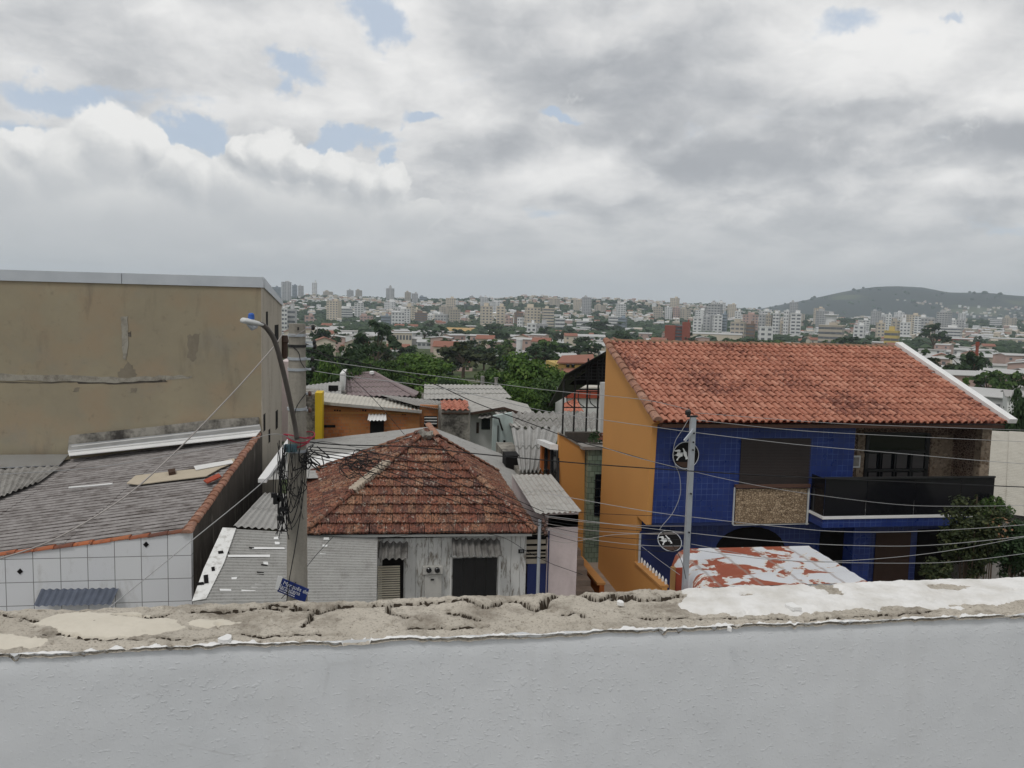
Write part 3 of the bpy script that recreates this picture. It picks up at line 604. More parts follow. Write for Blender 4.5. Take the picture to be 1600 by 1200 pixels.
# long low halls, offices
def hall(x0, x1, yt, yb, r, col, roof, label, deep=18, name='hall', rise=1.2, bays=8, cat='hall'):
    xc = (x0 + x1) / 2; d = ray(xc, yb); hx = sqrt(d.x ** 2 + d.y ** 2); r = max(r, hit(xc, yb)[1]); p = EV + d * (r / hx); g = ground(p.x, p.y); A = -atan2(p.x, p.y)
    wd = (x1 - x0) / FPX * r; h = EYE + r * az_t(xc, yt)[1] - g - rise
    h = max(h, 2.5)
    th = thing(name, label, cat, (p.x, p.y, g)); th.rotation_euler = (0, 0, A); W = V((p.x, p.y, g))
    def loc(mb): mb.v = [v + W for v in mb.v]; return mb
    mb = MB(); mb.box((-wd / 2, 0, -4), (wd / 2, deep, h)); part('wall', loc(mb), TW[col], th)
    mb = MB(); n = 1
    mb.slab([(-wd / 2 - .4, -.4, h), (-wd / 2 - .4, deep / 2, h + rise), (-wd / 2 - .4, deep + .4, h)], (wd + .8, 0, 0)); part('roof', loc(mb), TW[roof], th)
    for i in range(bays):
        mb = MB(); c = -wd / 2 + (i + .5) * wd / bays; mb.box((c - wd / bays * .33, -.06, h * .45), (c + wd / bays * .33, .05, h * .82)); part('window', loc(mb), TW['win'], th)
    FOOT.append((p.x, p.y, wd * .6)); return th
hall(560, 603, 514, 522, 560, 'white', 'tin', 'long pale hall with white roof behind the left trees', 30)
hall(604, 643, 519, 540, 330, 'cream', 'tin', 'cream block with flat roof above the dark trees at left', 16, rise=.4)
hall(520, 549, 519, 533, 420, 'cream', 'tin', 'whitish gabled hall above the dark trees right of the pole', 20)
hall(580, 626, 548, 562, 170, 'blueg', 'tin', 'flat blue grey workshop standing among the green trees', 10, rise=.5, bays=0)
hall(652, 748, 532, 546, 300, 'grey', 'tin', 'long market hall with white wavy roof above the umbrella tree', 14, bays=14)
hall(698, 742, 513, 527, 560, 'ochre', 'ochre', 'ochre sheds stepped on bare ground left of centre', 40, rise=4, bays=0)
hall(796, 812, 524, 531, 480, 'white', 'tin', 'small white shed in front of the cream pair', 14, bays=3)
hall(808, 866, 531, 542, 400, 'grey', 'tin', 'long grey terrace with flat roof behind the green crowns', 14, bays=10)
hall(872, 945, 523, 534, 540, 'white', 'tin', 'large whitish warehouse left of the orange gable', 35, bays=9)
hall(860, 880, 534, 545, 380, 'cream', 'tin', 'small cream workshop left of the dark tree line', 10, bays=4)
hall(1078, 1156, 520, 536, 520, 'cream', 'tin', 'long cream warehouse directly above the tile ridge', 25, bays=0)
hall(1240, 1266, 516, 526, 640, 'redroof', 'redroof', 'low building with orange red roof right of the white towers', 20, rise=3, bays=0)
hall(1482, 1524, 528, 541, 520, 'brickred', 'tin', 'low red brick works with curved white roof at right', 25, bays=5)
hall(1555, 1600, 528, 540, 430, 'cream', 'tin', 'cream factory hall at the right edge of the view', 20, bays=6)
hall(1450, 1480, 546, 556, 300, 'white', 'tin', 'flat white workshop right of the white roof verge', 12, bays=4)
hall(1535, 1580, 553, 564, 260, 'white', 'tin', 'long low white sheds beyond the red chimney', 12, bays=5)
hall(1568, 1602, 585, 606, 135, 'grey', 'tin', 'grey concrete shed at the right edge, near the dark tree', 8, rise=.3, bays=3)
hall(1532, 1575, 598, 612, 120, 'ochre', 'redroof', 'low orange house with pale gable beyond the white verge', 8, bays=2)
hall(700, 738, 562, 580, 150, 'pink', 'redroof', 'pale pink row house with red roof between the big crowns', 9, bays=5, name='row_house', cat='house')
# red brick office in two blocks joined by dark floors
d = ray(1058, 528); hx = sqrt(d.x ** 2 + d.y ** 2); r_ = 520.0; p_ = EV + d * (r_ / hx); g = ground(p_.x, p_.y); A = -atan2(p_.x, p_.y); W = V((p_.x, p_.y, g))
th = thing('brick_office', 'red brick office of two blocks joined by dark glazed floors', 'office', W); th.rotation_euler = (0, 0, A)
s_ = r_ / FPX
def zz(y): return EYE + r_ * az_t(1058, y)[1] - g
def rel(mb): mb.v = [v + W for v in mb.v]; return mb
part('block', rel(bx((-19 * s_, 0, -4), (-3 * s_, 14, zz(509)))), TW['brickred'], th); part('block', rel(bx((7 * s_, -1, -4), (19 * s_, 13, zz(503)))), TW['brickred'], th)
part('glazed_link', rel(bx((-3 * s_, 2, -4), (7 * s_, 12, zz(508)))), TW['win'], th)
for i in range(4): z = zz(510) - i * 2.1; part('floor_band', rel(bx((-3.2 * s_, 1.4, z - .5), (7.1 * s_, 2.2, z))), TW['brickred'], th)
part('chimney', rel(bx((15 * s_, 2, zz(503)), (17 * s_, 4, zz(499)))), TW['brickred'], th)
d = ray(1525, 567); r_ = 230.0; hx = sqrt(d.x ** 2 + d.y ** 2); p_ = EV + d * (r_ / hx); g = ground(p_.x, p_.y); mb = MB()
zt = EYE + r_ * az_t(1525, 534)[1]; mb.tube([(p_.x, p_.y, g - 1), (p_.x, p_.y, zt - 1.2), (p_.x, p_.y, zt - 1.1), (p_.x, p_.y, zt)], [.5, .36, .48, .44], 10); solo('brick_chimney', mb, TW['brickred'], 'slim dark red chimney standing in the valley at right', 'chimney')
d = ray(811, 553); r_ = 240.0; hx = sqrt(d.x ** 2 + d.y ** 2); p_ = EV + d * (r_ / hx); g = ground(p_.x, p_.y); zt = EYE + r_ * az_t(811, 532)[1]; mb = MB()
mb.tube([(p_.x, p_.y, g - 1), (p_.x, p_.y, zt)], .95, 12); mb.tube([(p_.x, p_.y, zt), (p_.x, p_.y, zt + .3)], 1.05, 12); solo('water_tank', mb, TW['white'], 'white cylindrical water tank above the green crowns', 'tank')

# small houses over the valley: one of each kind, then copies
def house_mesh(w, d, h, rise, seed):
    mb = MB(); mb.box((-w / 2, -d / 2, -3), (w / 2, d / 2, h), 0)
    mb.add([(-w / 2, -d / 2, h), (w / 2, -d / 2, h), (w / 2, d / 2, h), (-w / 2, d / 2, h), (-w / 2, 0, h + rise * .96), (w / 2, 0, h + rise * .96)], [(0, 3, 4), (1, 5, 2)], 0)
    for s_ in (-1, 1): mb.slab([(-w / 2 - .4, s_ * (d / 2 + .4), h - .1), (w / 2 + .4, s_ * (d / 2 + .4), h - .1), (w / 2 + .4, 0, h + rise), (-w / 2 - .4, 0, h + rise)], (0, 0, .15), 1)
    for x in (-.28, .28):
        for z in ([.3] if h < 4 else [.2, .65]): mb.box((w * x - .6, -d / 2 - .05, h * z), (w * x + .6, -d / 2 + .1, h * z + 1.2), 2)
    return mb
HK = []
for i, (w_, d_, h_, ri, c1, c2, lab) in enumerate(((9, 8, 3.2, 1.8, 'white', 'redroof', 'small white house with red tiled roof down in the valley'), (12, 9, 3.4, 1.0, 'grey', 'tin', 'low grey house with pale sheet roof down in the valley'), (8, 8, 6.2, 1.6, 'cream', 'redroof', 'two storey cream house with red tiled roof down in the valley'), (14, 10, 4.5, .5, 'white', 'roof', 'flat roofed white house down in the valley'), (10, 9, 6.5, .6, 'pink', 'tin', 'two storey pinkish house with pale roof down in the valley'), (18, 12, 4.6, 1.4, 'beige', 'tin', 'long beige shed with pale sheet roof down in the valley'))):
    o = _link('valley_house', house_mesh(w_, d_, h_, ri, i), [TW[c1], TW[c2], TW['win']], (0, 0, 0)); props(o, lab, 'house', 'houses of the valley'); HK.append([o, False])
q = random.Random(21)
def free(x, y, rad): return all((x - a) ** 2 + (y - b) ** 2 > (c + rad) ** 2 for a, b, c in FOOT)
def polar(A, r): return r * sin(radians(A)), r * cos(radians(A))
cnt = 0
while cnt < 285:
    r = 150 * (1000 / 150) ** (q.random() ** .8); A = 9 + q.uniform(-20 if r > 250 else -12, 35); x, y = polar(A, r)
    if not free(x, y, 6) or (r < 260 and A < 24): continue
    kk = HK[q.choice((0, 1, 1, 2, 3, 3, 4, 4, 3, 5))]; o = kk[0]
    if kk[1]: o = o.copy(); COL.objects.link(o)
    kk[1] = True; o.location = (x, y, ground(x, y)); o.rotation_euler = (0, 0, radians(q.choice((0, 90, 20, -15)) + q.uniform(-8, 8) - A)); FOOT.append((x, y, 5)); cnt += 1
BK = []
for i, (w_, d_, h_, c_, st_, lab) in enumerate(((18, 13, 24, 'white', 'grid', 'white eight storey block of flats among far roofs'), (15, 12, 30, 'cream', 'grid', 'cream ten storey block of flats among far roofs'), (24, 12, 16, 'white', 'band', 'white five storey slab with window bands among far roofs'), (14, 14, 36, 'grey', 'wide', 'grey twelve storey block of flats among far roofs'), (20, 12, 18, 'beige', 'grid', 'beige six storey block of flats among far roofs'), (13, 13, 27, 'white', 'wide', 'white nine storey block with balconies among far roofs'))):
    o = _link('apartment_block', tower_mesh(w_, d_, h_, 3.0, 90 + i, st_, 2.5), [TW[c_], TW['win'], TW['roof']], (0, 0, 0)); props(o, lab, 'tower', 'blocks of flats among the far roofs'); BK.append([o, False])
cnt = 0
while cnt < 42:
    r = q.uniform(850, 1750); A = 9 + q.uniform(-19, 34) if q.random() < .5 else 9 + q.uniform(3, 34); x, y = polar(A, r)
    if not free(x, y, 10): continue
    kk = BK[cnt % 6]; o = kk[0]
    if kk[1]: o = o.copy(); COL.objects.link(o)
    kk[1] = True; o.location = (x, y, ground(x, y)); o.rotation_euler = (0, 0, radians(q.uniform(-25, 25) - A)); o.scale = (1, 1, q.uniform(.75, 1.1)); FOOT.append((x, y, 14)); cnt += 1
# the farther houses read as one mass
mb = MB(); fh = ['beige', 'cream', 'pink', 'grey', 'redroof', 'white']
def spray(n, rlo, rhi, alo, ahi, thr, big=1):
    c = 0; tries = 0
    while c < n and tries < n * 12:
        tries += 1; r = rlo + (rhi - rlo) * q.random() ** .8; A = q.uniform(alo, ahi); x, y = polar(A, r)
        if noise.noise(V((x, y, 7)) * .0042) + .4 * noise.noise(V((x, y, 1)) * .02) < thr or not free(x, y, 4): continue
        z = ground(x, y); w_, d_, h_ = q.uniform(5, 11) * big, q.uniform(5, 9) * big, q.choice((2.5, 3, 3.5, 5, 6, 8)) * big; a = radians(q.uniform(-30, 30) - A); mi = q.choice((0, 0, 5, 1, 1, 2, 5)); mr_ = q.choice((3, 3, 5, 4, 0, 3, 3, 0))
        ca, sa = cos(a), sin(a); L = lambda X, Y, Z: V((x + X * ca - Y * sa, y + X * sa + Y * ca, z + Z))
        mb.hexa([L(-w_ / 2, -d_ / 2, -3), L(w_ / 2, -d_ / 2, -3), L(w_ / 2, d_ / 2, -3), L(-w_ / 2, d_ / 2, -3), L(-w_ / 2, -d_ / 2, h_), L(w_ / 2, -d_ / 2, h_), L(w_ / 2, d_ / 2, h_), L(-w_ / 2, d_ / 2, h_)], mi)
        mb.hexa([L(-w_ / 2 - .3, -d_ / 2 - .3, h_), L(w_ / 2 + .3, -d_ / 2 - .3, h_), L(w_ / 2 + .3, d_ / 2 + .3, h_), L(-w_ / 2 - .3, d_ / 2 + .3, h_), L(-w_ / 2 - .3, -.6, h_ + 1.4), L(w_ / 2 + .3, -.6, h_ + 1.4), L(w_ / 2 + .3, .6, h_ + 1.4), L(-w_ / 2 - .3, .6, h_ + 1.4)], mr_); c += 1
spray(620, 1000, 2280, -16, 3, .12); spray(900, 1100, 2280, 0, 28, -.05); spray(420, 850, 1500, -14, 45, -.2); spray(420, 1500, 3300, 22, 45, -.05); spray(120, 3100, 3700, 33, 46, .05); spray(200, 900, 1500, 22, 45, -.1, 1.15)
solo('distant_houses', mb, [TW[c_] for c_ in fh], 'pale distant houses scattered over the valley and ridges', 'houses', kind='stuff')

# ------------------------------------------------------------------ trees
def rdir(q):
    z = q.uniform(-1, 1); a = q.uniform(0, 2 * pi); s_ = sqrt(1 - z * z); return V((s_ * cos(a), s_ * sin(a), z))
def leaf(mb, p, n, s_, q):
    n = n.normalized(); x = n.orthogonal().normalized(); x = Matrix.Rotation(q.uniform(0, 6.28), 3, n) @ x; y = n.cross(x)
    a = s_ * q.uniform(.7, 1.3); b = a * q.uniform(.45, .8); bend = n * a * .18
    mb.add([p - x * a, p - y * b + bend * .3, p + x * a - bend, p + y * b + bend * .3], [(0, 1, 2, 3)])
def tree_parts(R, Hc, zc, shape, ncl, nl, ls, seed):
    """crown of leaf clumps carried by a forked trunk; local coordinates, base at the origin"""
    q = random.Random(seed); cr = MB(); tr = MB(); cl = []
    for i in range(ncl):
        d = rdir(q)
        if shape == 'umbrella': a = q.uniform(0, 6.28); rr = sqrt(q.random()); c = V((R * rr * cos(a), R * rr * sin(a), zc + Hc * (.75 * (1 - rr ** 1.6)) + q.uniform(-.15, .12) * Hc)); cs = R * q.uniform(.16, .28)
        else:
            k_ = q.uniform(.45, .95) * (1 + .22 * noise.noise(d * 1.7 + V((seed, 0, 0)))); c = V((d.x * R * k_, d.y * R * k_, zc + d.z * Hc * .5 * k_)); cs = R * q.uniform(.2, .38)
        cl.append((c, cs))
        for j in range(nl):
            e = rdir(q); e.z = abs(e.z) * .9 - .25 if q.random() < .8 else e.z; f = q.uniform(.55, 1.0)
            p = c + V((e.x * cs * f, e.y * cs * f, e.z * cs * .62 * f)); leaf(cr, p, e + V((0, 0, .7)) + rdir(q) * .6, ls, q)
    th = max(zc - Hc * .2, .5); tr.tube([(0, 0, -.5), (R * .02, 0, th * .5), (R * .05, R * .03, th)], [R * .09, R * .065, R * .05], 7)
    for c, cs in q.sample(cl, min(9, len(cl))): tr.tube([(R * .05, R * .03, th * .92), V((c.x * .5, c.y * .5, (th + c.z) * .5)), c], [R * .04, R * .025, R * .008], 5)
    return cr, tr
def make_tree(kind, leafm, R, Hc, zc, shape, ncl, nl, ls, seed):
    t = bpy.data.objects.new(kind, None); COL.objects.link(t); ORG[t] = V((0, 0, 0)); t.empty_display_size = .5
    cr, tr = tree_parts(R, Hc, zc, shape, ncl, nl, ls, seed); part('crown', cr, M[leafm], t); part('trunk', tr, M['bark'], t); return t
def clone(o):
    c = o.copy(); COL.objects.link(c)
    for ch in o.children: d = ch.copy(); COL.objects.link(d); d.parent = c
    return c
def put(t, px, ytop, r, label, H, sc=None, rot=0, group=None, cat='tree', wpx=None):
    """H = height of the model; scaled so that it stands on the ground and its head reaches ytop"""
    d = ray(px, ytop); hx = sqrt(d.x ** 2 + d.y ** 2); p = EV + d * (r / hx); g = ground(p.x, p.y); s_ = max(.2, (p.z - g) / H)
    t.location = (p.x, p.y, g); sx = s_ if wpx is None else wpx / FPX * r / 2; t.scale = (sx, sx, s_); t.rotation_euler = (0, 0, rot); FOOT.append((p.x, p.y, sx * .7)); return props(t, label, cat, group)
# models have crown radius 1 and height 2 unless noted
def big(kind, lm, shape, ncl, nl, ls, seed, Hc=1.5, zc=1.2): return make_tree(kind, lm, 1.0, Hc, zc, shape, ncl, nl, ls, seed)
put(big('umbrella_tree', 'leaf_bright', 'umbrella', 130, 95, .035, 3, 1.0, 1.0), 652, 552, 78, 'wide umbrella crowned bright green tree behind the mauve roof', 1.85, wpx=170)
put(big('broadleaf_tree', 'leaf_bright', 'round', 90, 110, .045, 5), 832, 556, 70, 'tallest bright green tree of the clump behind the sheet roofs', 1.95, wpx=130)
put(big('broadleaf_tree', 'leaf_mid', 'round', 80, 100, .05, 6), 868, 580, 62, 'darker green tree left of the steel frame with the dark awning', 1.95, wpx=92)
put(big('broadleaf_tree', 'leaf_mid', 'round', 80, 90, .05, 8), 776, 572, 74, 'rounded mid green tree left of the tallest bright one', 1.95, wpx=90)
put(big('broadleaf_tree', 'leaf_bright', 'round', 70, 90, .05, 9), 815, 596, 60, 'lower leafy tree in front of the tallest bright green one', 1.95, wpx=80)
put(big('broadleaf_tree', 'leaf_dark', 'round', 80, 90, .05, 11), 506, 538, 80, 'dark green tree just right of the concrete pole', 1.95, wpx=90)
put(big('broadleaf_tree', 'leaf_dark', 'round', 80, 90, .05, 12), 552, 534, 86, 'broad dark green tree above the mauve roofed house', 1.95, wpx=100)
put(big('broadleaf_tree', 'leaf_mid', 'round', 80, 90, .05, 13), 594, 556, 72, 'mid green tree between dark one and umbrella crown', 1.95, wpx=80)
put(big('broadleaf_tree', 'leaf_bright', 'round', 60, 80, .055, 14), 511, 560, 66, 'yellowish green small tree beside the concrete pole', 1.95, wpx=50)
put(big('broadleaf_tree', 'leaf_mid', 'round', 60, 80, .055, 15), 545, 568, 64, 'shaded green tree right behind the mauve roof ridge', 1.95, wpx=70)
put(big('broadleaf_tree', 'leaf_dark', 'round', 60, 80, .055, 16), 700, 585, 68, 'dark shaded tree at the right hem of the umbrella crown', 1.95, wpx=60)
put(big('broadleaf_tree', 'leaf_bright', 'round', 40, 60, .06, 17), 646, 618, 52, 'light green bush in the gap right of the mauve roof', 1.95, wpx=30)
put(big('broadleaf_tree', 'leaf_bright', 'round', 50, 70, .06, 18), 1504, 586, 118, 'single light green crown beyond the white verge', 1.95, wpx=30)
put(big('broadleaf_tree', 'leaf_dark', 'round', 80, 90, .05, 19), 1592, 608, 42, 'near dark tree cut by the right edge above the cream roof', 1.95, wpx=60)
kinds = [('valley_tree', 'leaf_dark', 'round', 26, 34, .12, 31), ('valley_tree', 'leaf_mid', 'round', 26, 34, .12, 32), ('valley_tree', 'leaf_olive', 'round', 24, 34, .12, 33), ('valley_tree', 'leaf_dark', 'umbrella', 30, 30, .11, 34)]
VT = [[big(*a), False] for a in kinds]
VL = ['dark round tree among the valley roofs', 'mid green round tree among the valley roofs', 'olive toned round tree among the valley roofs', 'dark spreading tree among the valley roofs']
def valley(i, px, ytop, r, wpx, label):
    t = VT[i][0]
    if VT[i][1]: t = clone(t)
    VT[i][1] = True; put(t, px, ytop, r, label, 1.95, rot=px * .37, wpx=wpx, group='trees across the valley')
for a in ((0, 757, 538, 240, 44, 'dark bushy tree right of the ochre sheds in the valley'), (0, 707, 548, 220, 46, 'dark rounded tree below the white wavy market roof'), (0, 768, 503, 700, 34, 'dark green clump at the foot of the cream towers'), (1, 790, 536, 260, 34, 'upright tree left of the white water tank'), (3, 840, 546, 230, 66, 'spreading dark crown behind the tallest bright tree'), (0, 880, 533, 330, 40, 'dark tree left of the row before the whitish warehouse'), (0, 905, 530, 330, 36, 'dark tree in the middle of the row before the warehouse'), (0, 925, 532, 330, 30, 'dark tree nearest the orange gable in that row'),
          (0, 1425, 538, 250, 50, 'round dark tree right of the tile ridge end'), (2, 1470, 558, 220, 62, 'broad olive crown beyond the white verge'), (1, 1575, 575, 170, 50, 'green crown near the right edge in the valley'), (1, 1545, 577, 180, 50, 'green crown left of the one at the right edge'), (0, 1185, 527, 420, 40, 'dark crown left of pair above the tile ridge'), (1, 1215, 529, 420, 46, 'lower green crown above the tile ridge'), (0, 1160, 530, 420, 30, 'small dark crown above the tile ridge'), (0, 950, 500, 800, 60, 'dark wood edge left of the glass office'), (0, 1340, 523, 520, 50, 'dark crown left of the yellow building'), (3, 1460, 515, 560, 40, 'dark spreading crown before the grey framed tower'), (0, 1525, 543, 240, 26, 'dark tree at the foot of the red chimney')): valley(*a)
c = 0
while c < 95:
    r = 170 * (900 / 170) ** (q.random() ** .85); A = 9 + q.uniform(-21 if r > 240 else -14, 35); x, y = polar(A, r)
    if not free(x, y, 3): continue
    i = q.choice((0, 0, 1, 2, 3)); t = VT[i][0]
    if VT[i][1]: t = clone(t)
    VT[i][1] = True; s_ = q.uniform(3.2, 6.5); t.location = (x, y, ground(x, y) - .5); t.scale = (s_, s_, s_ * q.uniform(.75, 1.05)); t.rotation_euler = (0, 0, q.uniform(0, 6.28))
    props(t, VL[i], 'tree', 'trees across the valley'); FOOT.append((x, y, s_ * .5)); c += 1
# far woods: leafy lumps, one mass
mb = MB()
def lump(x, y, z, R, q):
    n = 7; o = len(mb.v)
    for ring, (rr, zz_) in enumerate(((.75, .0), (1.0, .45), (.7, .9))):
        for k_ in range(n): a = 2 * pi * k_ / n + ring * .4; f = q.uniform(.75, 1.2); mb.v.append(V((x + R * rr * f * cos(a), y + R * rr * f * sin(a), z + R * zz_ * q.uniform(.85, 1.2))))
    mb.v.append(V((x, y, z + R * 1.25)))
    for g_ in range(2):
        for k_ in range(n): mb.f.append((o + g_ * n + k_, o + g_ * n + (k_ + 1) % n, o + (g_ + 1) * n + (k_ + 1) % n, o + (g_ + 1) * n + k_)); mb.m.append(0)
    for k_ in range(n): mb.f.append((o + 2 * n + k_, o + 2 * n + (k_ + 1) % n, o + 3 * n)); mb.m.append(0)
c = 0
while c < 13000:
    r = 620 * (4300 / 620) ** q.random(); A = q.uniform(-18, 46); x, y = polar(A, r)
    if noise.noise(V((x, y, 7)) * .0042) > .25 and q.random() < .8: continue
    if r > 2400 and A < 20 or r > 2900 and q.random() < .9: continue
    if not free(x, y, 1) and r < 1500: continue
    lump(x, y, ground(x, y) - .5, q.uniform(3.0, 6.5) * (1.0 if r < 2400 else 1.6), q); c += 1
solo('far_woods', mb, M['leaf_dark'], 'dark green woods covering the ridges and the valley beyond', 'woods', kind='stuff')
mb = MB(); mb.box((-6700, -6700, -70), (6700, 6700, 240))
m = bpy.data.materials.new('haze'); m.use_nodes = True; nt = m.node_tree; nt.nodes.remove(nt.nodes['Principled BSDF']); pv = nt.nodes.new('ShaderNodeVolumePrincipled')
pv.inputs['Color'].default_value = (.80, .90, 1.0, 1); pv.inputs['Density'].default_value = HAZE = 1.5e-4; pv.inputs['Anisotropy'].default_value = .25; nt.links.new(pv.outputs[0], nt.nodes['Material Output'].inputs['Volume'])
hzo = solo('haze', mb, m, kind='stuff'); hzo['label'] = 'thin grey haze over the city'; hzo['category'] = 'haze'; hzo.display_type = 'WIRE'
# ------------------------------------------------------------------ helpers for the near houses
def plane_hit(px, py, p0, n): d = ray(px, py); n = V(n); return EV + d * ((V(p0) - EV).dot(n) / d.dot(n))
def Q(pts, Y): return [aty(x, y, Y) for x, y in pts]
def sl(pts, Y, d, mi=0): mb = MB(); mb.slab(Q(pts, Y), d, mi); return mb
def rect(x0, y0, x1, y1, Y, th):      # upright rectangular board on a facade, th metres thick, front face at Y
    a, b = aty(x0, y1, Y), aty(x1, y0, Y); return bx((a.x, Y, min(a.z, b.z)), (b.x, Y + th, max(a.z, b.z)))
def barrels(mb, a, b, r, L, q, flat=.75, ends=True):
    a, b = V(a), V(b); n = max(1, int((b - a).length / L)); d = (b - a).normalized(); s_ = d.cross(V((0, 0, 1))).normalized(); u = s_.cross(d)
    for i in range(n):
        p0 = a + (b - a) * (i / n) - d * .03; p1 = a + (b - a) * ((i + 1) / n); o = len(mb.v); off = V((q.gauss(0, .008), q.gauss(0, .008), q.gauss(0, .006)))
        for (p, rr, h) in ((p0, r * 1.08, .018), (p1, r * .92, 0)):
            for k_ in range(9): t_ = pi * k_ / 8; mb.v.append(p + off + s_ * (cos(t_) * rr) + u * (sin(t_) * rr * flat + h))
        for k_ in range(8): mb.f.append((o + k_, o + k_ + 1, o + 9 + k_ + 1, o + 9 + k_)); mb.m.append(0)
        mb.f.append(tuple(range(o, o + 9))); mb.m.append(0)
def spline(pts, n=8):
    P = [V(p) for p in pts]; P = [P[0] * 2 - P[1]] + P + [P[-1] * 2 - P[-2]]; out = []
    for i in range(1, len(P) - 2):
        for j in range(n):
            t_ = j / n; a, b, c_, d_ = P[i - 1:i + 3]
            out.append(.5 * ((2 * b) + (c_ - a) * t_ + (2 * a - 5 * b + 4 * c_ - d_) * t_ ** 2 + (3 * b - a - 3 * c_ + d_) * t_ ** 3))
    out.append(P[-2]); return out
def toP(p):       # world point -> photograph pixel (used to lay out the cracks measured on the wall top)
    v = ROT.transposed() @ (V(p) - EV); return (800 - FPX * v.x / v.z, 600 + FPX * v.y / v.z)
q = random.Random(5)

# ------------------------------------------------------------------ terrace parapet
ZT = 8.75
t = thing('parapet_wall', 'low white plastered terrace wall with cracked mortar top in the foreground', 'wall', (.3, 1.12, EYE - 1.55))
part('wall_body', bx((-3.2, 1.052, 0), (4.0, 1.19, ZT - .03)), M['inner'], t)
mb = MB(); nx, nz = 420, 70; X0_, X1_ = -1.1, 1.75
for j in range(nz + 1):
    for i in range(nx + 1):
        x = X0_ + (X1_ - X0_) * i / nx; z = ZT - .001 - j * .0165
        y = 1.04 + .0022 * fbm((x * 5, z * 5, 2), 3) + .0012 * fbm((x * 26, z * 30, 5), 3)
        if j == 0: y += .004; z += .003 * fbm((x * 30, 0, 1), 3)
        mb.v.append(V((x, y, z)))
for j in range(nz):
    for i in range(nx): a = j * (nx + 1) + i; mb.f.append((a, a + nx + 1, a + nx + 2, a + 1)); mb.m.append(0)
part('plaster_face', mb, M['inner'], t, True)
for xa, xb in ((-3.2, X0_), (X1_, 4.0)):
    part('plaster_face', bx((xa, 1.041, EYE - 1.55), (xb, 1.052, ZT - .001)), M['inner'], t); part('mortar_top', bx((xa, 1.043, ZT - .03), (xb, 1.2, ZT)), M['mortar'], t)
DX = .0026; NX = int((X1_ - X0_) / DX); Y0_, Y1_ = 1.038, 1.212; NY = int((Y1_ - Y0_) / DX)
CR = [[(300, 956), (330, 955), (362, 954), (390, 951), (415, 950), (440, 951), (475, 950), (492, 952), (500, 957), (512, 953), (527, 950), (550, 948)],
      [(535, 945), (575, 944), (600, 946), (630, 942), (665, 940), (700, 938), (728, 938), (742, 943), (756, 948), (772, 947), (780, 940), (800, 937), (818, 938), (828, 947), (838, 951), (850, 947), (856, 932), (875, 928), (903, 927), (918, 931), (930, 937), (942, 936), (958, 928), (972, 936), (985, 929), (1000, 935), (1028, 935), (1062, 929)],
      [(700, 958), (722, 961), (748, 970)], [(956, 938), (965, 931), (985, 930)], [(880, 962), (905, 960), (915, 965)], [(410, 950), (425, 945), (455, 945), (470, 949)], [(360, 993), (420, 994), (480, 991), (530, 990)], [(70, 990), (140, 996), (210, 999), (300, 1000), (350, 998)], [(640, 984), (700, 980), (760, 976)], [(1000, 962), (1050, 966), (1110, 965), (1180, 968), (1230, 966)],
      [(0, 960), (40, 965), (60, 971)], [(180, 962), (230, 965), (262, 958)], [(490, 956), (486, 968), (470, 978)], [(605, 946), (612, 958), (640, 966)], [(1260, 968), (1330, 962), (1400, 960), (1470, 955)]]
crack = {}
for ci, pl in enumerate(CR):
    pts = [atz(x, y, ZT) for x, y in pl]; wd = (.0072, .0100)[ci == 1] if ci < 2 else .0048
    for a, b in zip(pts, pts[1:]):
        n = max(2, int((b - a).length / .0012))
        for s_ in range(n):
            p = a + (b - a) * (s_ / n); jx, jy = .004 * fbm((p.x * 60, p.y * 60, ci), 3), .005 * fbm((p.x * 45, p.y * 60, ci + 9), 3)
            cx, cy = (p.x + jx - X0_) / DX, (p.y + jy - Y0_) / DX; W_ = wd * (.55 + .7 * abs(noise.noise(V((p.x * 40, ci, 0)))) + .3)
            for ii in range(int(cx) - 3, int(cx) + 5):
                for jj in range(int(cy) - 3, int(cy) + 5):
                    dd = sqrt((ii - cx) ** 2 + (jj - cy) ** 2) * DX; k_ = max(0, 1 - dd / W_)
                    if k_ > crack.get((ii, jj), 0): crack[(ii, jj)] = k_
WB = [(1040, 900), (1054, 936), (1064, 948), (1100, 958), (1180, 964), (1240, 960), (1275, 953), (1350, 952), (1425, 950), (1500, 948), (1600, 940), (1700, 932)]
hf = {}; mW = {}; mC = {}; mL = {}
